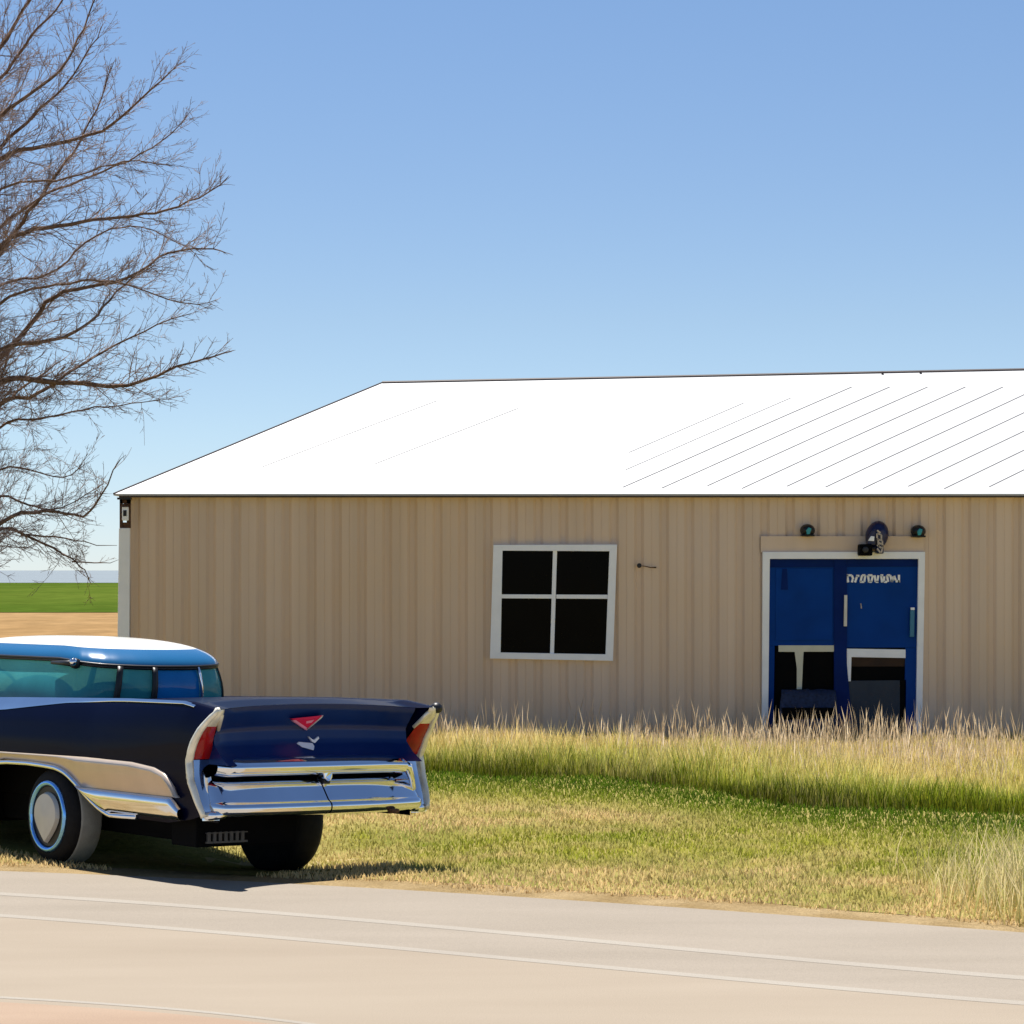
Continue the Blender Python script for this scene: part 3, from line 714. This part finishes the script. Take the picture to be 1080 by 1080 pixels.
# side trims (both sides)
TOPC = [(.19, .44), (.22, .58), (.27, .66), (.36, .73), (.50, .765), (.78, .785), (1.4, .785), (2.55, .765), (3.2, .755), (3.9, .74)]
for s in (-1, 1):
    def tpatch(name, mat, f_lo, f_hi, y0, y1, offs, n=60, kk=8, par=car):
        mb = MB(); P_ = []
        for y_ in np.linspace(y0, y1, n):
            lo, hi = f_lo(y_), f_hi(y_); rw = []
            if hi < lo+.004: hi = lo+.004
            for j in range(kk+1):
                q = j/kk; z = lo+(hi-lo)*q; rw.append((s*(xs(y_, z)+offs(q)), y_, z))
            P_.append(rw)
        mb.grid(P_); return mb.build(name, mat, par, smooth=True)
    top_f = lambda y_: IT(y_, [p[0] for p in TOPC], [p[1] for p in TOPC])
    mid_f = lambda y_: .575
    tpatch('side_panel', 'tan_reflection', lambda y_: max(zb(y_)+.012, mid_f(y_) if y_ < 1.6 else 0), top_f, .20, 4.1, lambda q: .001+.040*q+(.006 if q > .85 else 0) if q < .99 else .001, 130, 10)
    tpatch('side_molding', 'chrome', lambda y_: .425 if y_ < 1.12 else zb(y_)+.01, lambda y_: .575 if y_ > .3 else IT(y_, [.19, .3], [.50, .575]), .20, 1.46, lambda q: .006+.042*math.sqrt(max(0, 1-(2*q-1)**2)), 50, 12)
    pts = [(s*(xs(y_, z)+.008), y_, z) for y_, z in ARCH]
    fine = []
    for a, c in zip(pts[:-1], pts[1:]):
        for q in np.linspace(0, 1, 6)[:-1]: fine.append(tuple(Vector(a).lerp(Vector(c), q)))
    sm = [fine[0]]+[tuple((Vector(fine[max(0, i-3)])+Vector(fine[i])+Vector(fine[min(len(fine)-1, i+3)]))/3) for i in range(1, len(fine)-1)]+[fine[-1]]
    sm = [(s*(xs(.75, .405)+.008), .78, .412)]+sm
    mb = MB(); mb.tube(sm, .019, 10); mb.build('arch_trim', 'chrome', car, smooth=True)
    # belt molding widening forward
    mb = MB(); P_ = []
    for y_ in np.linspace(.12 if s < 0 else 1.3, 3.6, 50):
        T = zt(y_); w_ = IT(y_, [.1, 1.2, 1.8, 2.6, 3.4], [.008, .010, .022, .075, .10])
        P_.append([(s*(xs(y_, T-w_)+.004), y_, T-w_), (s*(xs(y_, T-w_*.5)+.010), y_, T-w_*.5), (s*(xs(y_, T)+.004), y_, T+.003), (s*(xs(y_, T)-.007), y_, T+.013)])
    mb.grid(P_); mb.build('belt_molding', 'chrome', car, smooth=True)
# emblem
def yp(z):  # trunk lid surface at centre
    q = (1.16-z)/(1.16-.80); return .06+IT(q, [0, .05, .15, .4, .65, .85, 1], [0, .004, .035, .105, .09, .01, -.09])
def emb(pts, mat, par, name, dy0, dy1):
    mb = MB(); n = len(pts)
    V = [(x_, yp(z)-dy0, z) for x_, z in pts]+[(x_, yp(z)+dy1, z) for x_, z in pts]
    mb.add(V, [tuple(range(n)), tuple(range(2*n-1, n-1, -1))]+[(i, i+n, (i+1) % n+n, (i+1) % n) for i in range(n)])
    return mb.build(name, mat, par)
e_ = emb([(-.16, 1.095), (.085, 1.115), (.0, 1.015)], 'red', car, 'trunk_emblem', .014, .01)
emb([(-.15, 1.082), (-.125, 1.085), (.0, 1.03), (.005, 1.012)], 'pink', e_, 'emblem_edge', .02, .0)
emb([(.005, 1.012), (.02, 1.03), (.085, 1.10), (.085, 1.117)], 'ivory_and_gloss', e_, 'emblem_edge', .021, .0)
emb([(-.03, 1.075), (.03, 1.085), (.02, 1.065), (-.02, 1.06)], 'pink', e_, 'emblem_centre', .018, .0)
emb([(-.085, .925), (-.06, .935), (.045, .925), (.045, .905), (.02, .88), (-.055, .90)], 'letter_white', car, 'trunk_badge', .02, .01)
emb([(.02, .97), (.04, .955), (.06, .945), (.10, .968), (.105, .955), (.065, .925), (.045, .935)], 'letter_white', car, 'trunk_badge', .02, .01)
# greenhouse
base = [(-.70, 2.2), (-.685, 2.11), (-.64, 2.03), (-.56, 1.95), (-.45, 1.90), (-.30, 1.86), (-.15, 1.835), (0, 1.83), (.15, 1.835), (.30, 1.86), (.45, 1.90), (.56, 1.95), (.64, 2.03), (.685, 2.11), (.70, 2.2)]
base = [(x_*.94-.0, y_+.02) for x_, y_ in base]
topo = [(x_*.90, y_+.01) for x_, y_ in base]
side_y = [2.5, 2.9, 3.3, 3.7, 4.0]
def gh(pt, i, tp_): return pt
loopB = [(-.68, 4.15), (-.68, 3.8), (-.68, 3.4), (-.67, 3.0), (-.665, 2.6)]+base+[(.665, 2.6), (.67, 3.0), (.68, 3.4), (.68, 3.8), (.68, 4.15)]
loopT = [(-.61, 3.85), (-.61, 3.65), (-.61, 3.3), (-.605, 2.95), (-.60, 2.58)]+topo+[(.60, 2.58), (.605, 2.95), (.61, 3.3), (.61, 3.65), (.61, 3.85)]
ZB = lambda y_: zt(y_)-.03; ZT = 1.435
def ztop(x_, y_): return ZT-.05*max(0, (2.35-y_)/.5)**1.0 if y_ < 2.35 else ZT
def gp(i, q, push=0):
    i0 = int(math.floor(i)); i1 = min(i0+1, len(loopB)-1); f = i-i0
    bx_ = loopB[i0][0]*(1-f)+loopB[i1][0]*f; by_ = loopB[i0][1]*(1-f)+loopB[i1][1]*f
    tx_ = loopT[i0][0]*(1-f)+loopT[i1][0]*f; ty_ = loopT[i0][1]*(1-f)+loopT[i1][1]*f
    p = Vector((bx_, by_, ZB(by_))).lerp(Vector((tx_, ty_, ztop(tx_, ty_))), q)
    c = Vector((0, 3.0, p.z)); d_ = (p-c); d_.z = 0; d_.normalize()
    bulge = .02*math.sin(math.pi*q)
    return p+d_*(push+bulge)
iL = 9.05; iM = 11.0; iR = 14.0     # dividers in the wraparound rear window
def gstrip(i0, i1, name, mat, q0=0, q1=1, push=0, par=car, sol=0):
    n = max(2, int((i1-i0)*3)); mb = MB()
    mb.grid([[gp(i, q, push) for q in np.linspace(q0, q1, 7)] for i in np.linspace(i0, i1, n+1)])
    return mb.build(name, mat, par, smooth=True, sol=sol)
gw = []
gw.append(gstrip(0, iL, 'side_window', 'teal_glass'))
gw.append(gstrip(iL, iM, 'rear_window', 'teal_glass'))
gw.append(gstrip(iM, iR, 'rear_window', 'blue_glass'))
gw.append(gstrip(iR, 17.0, 'rear_window', 'teal_glass'))
gw.append(gstrip(17.0, len(loopB)-1, 'side_window', 'teal_glass'))
mb = MB(); n_ = len(loopB)-1
mb.grid([[gp(0, q).lerp(gp(n_, q), f)+Vector((0, .14*math.sin(math.pi*f), 0)) for q in np.linspace(0, 1, 6)] for f in np.linspace(0, 1, 13)]); mb.build('windshield', 'teal_glass', car, smooth=True)
def pillar(i, w_, name='pillar', mat='dark_trim', r_=None):
    n = 6; mb = MB()
    mb.grid([[gp(i+dd, q, .012) for q in np.linspace(0, 1, 7)] for dd in np.linspace(-w_, w_, 3)])
    return mb.build(name, mat, car, smooth=True, sol=.02, off=-1)
pillar(iL, .16); pillar(iM, .14); pillar(iR, .05, mat='chrome'); pillar(17.0, .12); 
for i in (.12, n_-.12): pillar(i, .12)
# window seals
mb = MB(); mb.tube([gp(i, .985, .012) for i in np.linspace(0, n_, 90)], .012, 6); mb.tube([gp(i, .045, .014) for i in np.linspace(0, n_, 90)], .010, 6); mb.build('window_seal', 'dark_trim', car, smooth=True)
# roof: blue paint below, sunlit gloss painted in as a pale top
def roofpt(i, f):     # f 0 at rail .. 1 crown centre line
    p = gp(i, 1, .02); cx_, cy_ = 0, 3.0
    z0 = p.z; ff = math.sin(f*math.pi/2)
    g_ = 1-f
    x_ = cx_+(p.x-cx_)*math.cos(f*math.pi/2)**.75 if f < 1 else cx_
    y_ = cy_+(p.y-cy_)*math.cos(f*math.pi/2)**.75 if f < 1 else cy_
    return (x_, y_, z0+(1.60-z0)*ff)
NI = 100
ring = [n_*k_/NI for k_ in range(NI+1)]
def roofgrid(f0, f1, nf, name, mat):
    mb = MB(); P_ = []
    for f in np.linspace(f0, f1, nf):
        rw = [roofpt(i, f) for i in ring]
        a, c = Vector(rw[-1]), Vector(rw[0])
        for q in np.linspace(0, 1, 13)[1:-1]:
            v_ = a.lerp(c, q); v_.y += .12*math.sin(math.pi*q)*(1-f); rw.append(tuple(v_))
        rw.append(tuple(c)); P_.append(rw)
    mb.grid(P_); return mb.build(name, mat, car, smooth=True)
roofgrid(0, .42, 10, 'roof_rail', 'blue_roof'); roofgrid(.42, .995, 22, 'roof_sunlit_top', 'ivory_and_gloss')
mb = MB(); mb.tube([Vector(roofpt(i, .03)) for i in np.linspace(0, n_, 90)], .010, 6); mb.build('drip_rail', 'dark_trim', car, smooth=True)
# interior: shelf, seat backs, steering wheel
mb = MB(); mb.box(-.62, .62, 2.35, 4.0, 1.12, 1.15); interior = mb.build('interior', 'black', car, bevel=.005)
def seat(y0, x0, x1, top_):
    mb = MB(); P_ = []
    for x_ in np.linspace(x0, x1, 13):
        q = (x_-x0)/(x1-x0); hh = 1.13+(top_-1.13)*(math.sin(math.pi*q)**.35)
        P_.append([(x_, y0-.07, 1.12), (x_, y0-.06, hh-.03), (x_, y0, hh), (x_, y0+.07, hh-.03), (x_, y0+.09, 1.12)])
    mb.grid(P_); mb.build('seat', 'dark_trim', car, smooth=True)
seat(2.55, -.58, .58, 1.20); seat(3.15, -.60, -.02, 1.30); seat(3.15, .02, .60, 1.25)
mb = MB(); c0 = Vector((-.34, 3.75, 1.16)); pts = []
for k_ in range(25):
    a = 2*math.pi*k_/24; pts.append(c0+Vector((.19*math.cos(a), .06*math.sin(a), .17*math.sin(a))))
mb.tube(pts, .012, 6, cap=False); mb.build('steering_wheel', 'dark_trim', car, smooth=True)
# small lamp on the roof rail
mb = MB(); c_ = gp(5.6, .98, .05); 
mb.tube([c_+Vector((-.03, .28, 0)), c_+Vector((-.02, .1, -.0)), c_], [.012, .02, .028], 8); mb.lathe([(.001, -.04), (.03, -.03), (.038, .0), (.03, .03), (.001, .04)], 12, 'z', tuple(c_+Vector((0, 0, .0)))); mb.build('spot_lamp', 'dark_trim', car, smooth=True)
mb = MB(); mb.lathe([(.001, -.03), (.024, -.02), (.03, 0), (.02, .02), (.001, .03)], 12, 'x', tuple(c_+Vector((-.03, -.02, .012)))); mb.build('spot_lens', 'chrome', car, smooth=True)
# underbody
mb = MB(); mb.box(-.68, .68, .30, 5.4, .44, .74); mb.box(-.80, .80, .30, 1.10, .43, .5); mb.box(-.86, .86, 3.05, 4.1, .22, .5); mb.box(-.80, .02, .25, .55, .24, .445); mb.box(-.66, -.05, .551, 3.04, .25, .445); mb.tube([(-.7, 1.86, .34), (.8, 1.60, .28)], .07, 10); mb.build('underbody', 'black', car, bevel=.01)
mb = MB()
for k_ in range(7): mb.box(-.72+k_*.045, -.695+k_*.045, .235, .25, .27, .34)
mb.box(-.73, -.40, .232, .25, .265, .278); mb.box(-.73, -.40, .232, .25, .33, .337); mb.build('vent_grille', 'vent', car)
# wheels
def wheel(x_, y_, zc, s, tread):
    w = empty('wheel', (x_, y_, zc), 0, car)
    if s > 0 and y_ < 3: w.scale = (1.25, 1.17, 1.17)
    mb = MB(); prof = [(.20, .0), (.21, -.02), (.27, -.02), (.315, .0), (.335, .03), (.34, .06), (.34, .17), (.33, .20), (.30, .22), (.2, .21)]
    mb.lathe([(a, -h_*s) for a, h_ in prof], 40, 'x')
    mb.build('tyre', 'rubber', w, smooth=True)
    if tread:
        mb = MB(); mb.lathe([(.338, -.045*s), (.344, -.06*s), (.345, -.20*s), (.335, -.215*s)], 40, 'x'); mb.build('tyre_tread', 'grey_rubber', w, smooth=True)
    # rim ring
    mb = MB(); 
    pts = [(s*.022, .225*math.cos(a), .235*math.sin(a)) for a in np.linspace(0, 2*math.pi, 41)]
    mb.tube(pts, .020, 8, cap=False); mb.build('rim_ring', 'sky_chrome', w, smooth=True)
    mb = MB(); mb.lathe([(.22, -.02*s), (.21, .018*s), (.001, .016*s)], 32, 'x'); mb.build('rim', 'dark_trim', w, smooth=False)
    # hub cap: shield outline, point down
    out_ = []
    for k_ in range(40):
        a = 2*math.pi*k_/40; yy = .155*math.cos(a); zz_ = .15*math.sin(a)+.02
        if zz_ < 0: 
            q = -zz_/.13; yy = .155*(1-q**1.5)*(1 if math.cos(a) > 0 else -1); zz_ = -.19*q**1.0
        out_.append((yy, zz_))
    mb = MB(); V = [(s*.022, a, c) for a, c in out_]+[(s*.05, a*.93, c*.93) for a, c in out_]+[(s*.058, 0, 0)]
    n = 40
    mb.add(V, [(i, (i+1) % n, (i+1) % n+n, i+n) for i in range(n)]+[(i+n, (i+1) % n+n, 2*n) for i in range(n)])
    mb.build('hub_cap', 'hub', w, smooth=False)
    return w
wheel(-.955, 1.86, .345, -1, True); wheel(.955, 1.60, .285, 1, False); wheel(-.92, 4.72, .34, -1, False); wheel(.92, 4.72, .33, 1, False)
# front end (outside the frame)
mb = MB(); mb.grid(profgrid([(5.62, .36), (5.74, .40), (5.80, .46), (5.79, .54), (5.72, .58), (5.60, .60)], -.86, .86, 24, fy=lambda x_: -.12*abs(x_)**3)); mb.build('front_bumper', 'chrome', car, smooth=True)
mb = MB(); mb.box(-.62, .62, 5.66, 5.70, .62, .80); grille = mb.build('front_grille', 'black', car)
mb = MB()
for k_ in range(5): mb.box(-.62, .62, 5.70, 5.72, .63+k_*.036, .645+k_*.036)
mb.build('grille_bar', 'chrome', grille)
for s in (-1, 1):
    mb = MB(); mb.lathe([(.11, 5.55), (.115, 5.70), (.09, 5.735), (.001, 5.75)], 24, 'y', (s*.70, 0, .74)); mb.build('headlamp', 'white', car, smooth=True)
    mb = MB(); mb.lathe([(.12, 5.60), (.13, 5.70), (.115, 5.715)], 24, 'y', (s*.70, 0, .74)); mb.build('headlamp_ring', 'chrome', car, smooth=True)
mb = MB(); mb.box(-.8, .8, 5.58, 5.66, .40, .86); mb.build('front_panel', 'navy', car, bevel=.01)

# ------------------------------------------------------------------ tree
tree = empty('bare_tree', (-6.2, 29.5, 0)); tag(tree, 'tall leafless tree with fine grey-brown twigs, left of the tan building', 'tree')
TB = Vector(tree.location)
m, t, b = nt('bark'); S(b, rough=.9, spec=.1)
n = noise(t, 14, 6, .6, vec=(1, 1, .3)); r = ramp(t, n.outputs[0], [(.3, (.07, .045, .033)), (.7, (.22, .14, .10))]); t.links.new(r.outputs[0], b.inputs['Base Color']); bump(t, b, n.outputs[0], .6, .02)
M['bark'] = m
M['twig'] = simple('twig bark', (.24, .16, .12), .85, 0, .35, 3)
YT = 29.5; SC = FPX/YT
def tpx(u, v, dy=0): 
    Y = YT+dy; return Vector(((u-540)*Y/FPX, Y, HC-(v-601)*Y/FPX))
mbT = MB(); trunk_pts = [(0, 0, -.1), (.02, .03, 1.2), (-.05, .05, 3), (.05, 0, 5), (-.05, -.1, 7), (.1, 0, 9), (.15, .1, 10.4)]
mbT.tube(trunk_pts, [.30, .24, .2, .16, .12, .07, .02], 12); mbT.build('trunk', 'bark', tree, smooth=True)
def trunk_at(z): 
    zs_ = [p[2] for p in trunk_pts]; return Vector((IT(z, zs_, [p[0] for p in trunk_pts]), IT(z, zs_, [p[1] for p in trunk_pts]), z))+TB
LP = [
 ([(0, 124), (62, 75), (93, 18), (112, -30)], -.5, .030), ([(0, 84), (40, 30), (67, 0), (90, -60)], .6, .026), ([(0, 155), (27, 129), (70, 90), (107, 31)], .2, .030),
 ([(0, 167), (80, 147), (120, 129), (171, 84), (186, 72)], 0, .034), ([(0, 267), (30, 225), (58, 187), (82, 153), (110, 95), (118, 70)], .5, .032), ([(0, 262), (27, 244), (111, 231), (164, 224), (209, 209), (240, 189)], -.4, .036),
 ([(0, 240), (50, 205), (110, 180), (170, 150), (200, 120)], .9, .024),
 ([(0, 378), (36, 338), (58, 311), (133, 293), (178, 267), (222, 262), (238, 266)], .2, .036), ([(0, 370), (67, 356), (102, 333), (129, 302), (160, 280)], -.6, .034), ([(0, 404), (53, 402), (133, 407), (187, 387), (244, 371)], 0, .042),
 ([(0, 427), (40, 415), (89, 382), (140, 355), (200, 330)], .7, .030), ([(0, 320), (60, 300), (120, 296), (190, 320), (228, 316)], -.9, .022),
 ([(0, 494), (65, 504), (85, 492)], .3, .018), ([(0, 552), (48, 539), (79, 544), (96, 540), (113, 511), (126, 486)], -.3, .034), ([(0, 524), (29, 532), (55, 539), (80, 528), (110, 510)], .3, .020),
 ([(0, 558), (24, 564), (65, 583), (79, 592), (88, 602), (95, 613)], 0, .024), ([(24, 564), (60, 566), (90, 572), (124, 577)], .1, .011), ([(75, 592), (100, 593), (124, 593)], .1, .008),
 ([(0, 450), (50, 440), (100, 430), (150, 425), (185, 420)], .5, .018),
 ([(0, 50), (25, 10), (50, -40), (70, -110)], .1, .03), ([(0, 300), (50, 290), (100, 250), (150, 240), (215, 270)], 1.1, .02), ([(0, 200), (60, 190), (130, 170), (185, 175)], -1.0, .02)]
limbs = []
for pl, dy, r0 in LP:
    pts = [tpx(u, v, dy+.25*math.sin(i*1.3+dy*5)) for i, (u, v) in enumerate(pl)]
    z_at = max(1.6, min(9.6, pts[0].z-.9)); a = trunk_at(z_at)
    if pl[0][0] == 0: pts = [a, a.lerp(pts[0], .5)+Vector((0, 0, -.08))]+pts
    limbs.append((pts, r0*1.05))
for k_ in range(22):      # the far side of the crown, out of frame
    a_ = R(random.uniform(70, 290)); z0 = random.uniform(2.4, 9); L = (3.6-abs(z0-5)*.35)*random.uniform(.7, 1)
    p0 = trunk_at(z0); d_ = Vector((math.cos(a_), math.sin(a_)*.8, random.uniform(.0, .7))).normalized(); pts = [p0]
    for q in range(5): d_ = (d_+Vector((random.gauss(0, .15), random.gauss(0, .15), .08))).normalized(); pts.append(pts[-1]+d_*L/5)
    limbs.append((pts, .035))
def smooth_path(pts, step):
    out_ = []
    for i in range(len(pts)-1):
        p0 = pts[max(0, i-1)]; p1 = pts[i]; p2 = pts[i+1]; p3 = pts[min(len(pts)-1, i+2)]
        n = max(2, int((p2-p1).length/step))
        for k_ in range(n):
            q = k_/n; out_.append(.5*((2*p1)+(p2-p0)*q+(2*p0-5*p1+4*p2-p3)*q*q+(3*p1-p0-3*p2+p3)*q**3))
    out_.append(pts[-1]); return out_
twV = []; twF = []
def tw_tube(pts, r0, r1):
    n = 3; o_ = len(twV); L = len(pts)
    for i, p in enumerate(pts):
        d_ = (pts[min(i+1, L-1)]-pts[max(i-1, 0)])
        if d_.length < 1e-6: d_ = Vector((0, 0, 1))
        d_.normalize(); u = d_.cross(Vector((.3, .9, .2))).normalized(); v = d_.cross(u); r_ = r0+(r1-r0)*i/(L-1)
        for k_ in range(n):
            a = 2*math.pi*k_/n; q = p+(u*math.cos(a)+v*math.sin(a))*r_-TB; twV.append((q.x, q.y, q.z))
    for i in range(L-1):
        for j in range(n): twF.append((o_+i*n+j, o_+i*n+(j+1) % n, o_+(i+1)*n+(j+1) % n, o_+(i+1)*n+j))
def gv(s): return Vector((random.gauss(0, s), random.gauss(0, s), random.gauss(0, s)))
UP = Vector((.25, 0, .35))
def grow(p, d_, L, r_, lvl):
    q_ = p+d_*L
    if q_.x > -2.95: L *= .4
    if q_.x > -4.3 and q_.z < 3.2: return
    n = max(3, int(L/.07)); pts = [p]; dirs = [d_]
    for i in range(n):
        d_ = (d_+gv(.13)+UP*.05).normalized(); p = p+d_*(L/n); pts.append(p); dirs.append(d_)
    tw_tube(pts, r_, max(.0016, r_*.35))
    if lvl >= 3: return
    m_ = int(L/(.07 if lvl == 1 else .065))
    for k_ in range(m_):
        i = random.randint(1, n-1); nd = (dirs[i]+gv(.55)+UP*.3).normalized()
        grow(pts[i], nd, L*random.uniform(.25, .5)*(1-.4*i/n), max(.0018, r_*.5), lvl+1)
mbL = []
for li, (pts, r0) in enumerate(limbs):
    sp = smooth_path(pts, .12); sp = [p+gv(.008) for p in sp]; n = len(sp)
    mb = MB(); mb.tube([p-TB for p in sp], [r0*(1-.88*i/(n-1))+.001 for i in range(n)], 7); mb.build('branch', 'bark', tree, smooth=True)
    vis = li < len(LP)
    acc = 0
    for i in range(2, n-1):
        seg = (sp[i]-sp[i-1]).length; acc += seg
        inv = sp[i].x > -5.9
        stepL = .044 if (vis and inv) else .22
        while acc > stepL:
            acc -= stepL
            tn = (sp[i+1]-sp[i-1]).normalized(); f = i/n
            d_ = (tn*.8+gv(.5)+UP*.35).normalized()
            L = random.uniform(.25, 1.0)*(1-.55*f)
            if vis and not inv: L *= 1.2
            grow(sp[i], d_, L, max(.003, r0*.2*(1-.5*f)), 1 if (vis and inv) else 2)
    grow(sp[-1], (sp[-1]-sp[-3]).normalized(), .10, r0*.12+.001, 2)
tw = pyobj('twigs', twV, twF, 'twig', tree); tag(tw, kind='stuff')
print('twig faces', len(twF))

# ------------------------------------------------------------------ sky, sun, camera
SE = 70.0      # light travels towards (+.30, -.95)
sun_dir = Vector((-.45, .89, 0)).normalized()   # towards the sun, horizontally
w = bpy.data.worlds.new('World'); scene.world = w; w.use_nodes = True; t = w.node_tree
bg = t.nodes['Background']; sk = t.nodes.new('ShaderNodeTexSky'); sk.sky_type = 'NISHITA'; sk.sun_disc = False
sk.sun_elevation = R(SE); sk.sun_rotation = math.atan2(sun_dir.x, sun_dir.y); sk.altitude = 1200; sk.air_density = .85; sk.dust_density = .0; sk.ozone_density = 4.0
tc = t.nodes.new('ShaderNodeTexCoord'); sp_ = t.nodes.new('ShaderNodeSeparateXYZ'); t.links.new(tc.outputs['Generated'], sp_.inputs[0])
r = ramp(t, sp_.outputs['Z'], [(0, (.80, .84, .98)), (.05, (.92, .91, .94)), (.09, (.965, .92, .90)), (.14, (.975, .945, .935)), (.21, (1, 1, 1))])
mm = t.nodes.new('ShaderNodeMix'); mm.data_type = 'RGBA'; mm.blend_type = 'MULTIPLY'; mm.inputs[0].default_value = 1
t.links.new(sk.outputs[0], mm.inputs[6]); t.links.new(r.outputs[0], mm.inputs[7])
t.links.new(mm.outputs[2], bg.inputs[0]); bg.inputs[1].default_value = .060
L = bpy.data.lights.new('sun', 'SUN'); L.energy = 4.6; L.angle = R(.5); L.color = (1, .96, .9)
so = bpy.data.objects.new('sun', L); COL.objects.link(so)
d_ = -(sun_dir*math.cos(R(SE))+Vector((0, 0, math.sin(R(SE)))))
so.rotation_euler = d_.to_track_quat('-Z', 'Y').to_euler(); so.location = (0, 10, 20)
cam = bpy.data.cameras.new('camera'); co = bpy.data.objects.new('camera', cam); COL.objects.link(co)
co.location = (0, 0, HC); co.rotation_euler = (R(90), 0, 0); cam.sensor_width = 36; cam.lens = FPX/1080*36
cam.shift_y = 61/1080.; cam.clip_end = 20000; cam.clip_start = .1
scene.camera = co
vs = scene.view_settings; vs.view_transform = 'Standard'; vs.look = 'None'; vs.exposure = 1.05; vs.gamma = 1; vs.use_curve_mapping = False
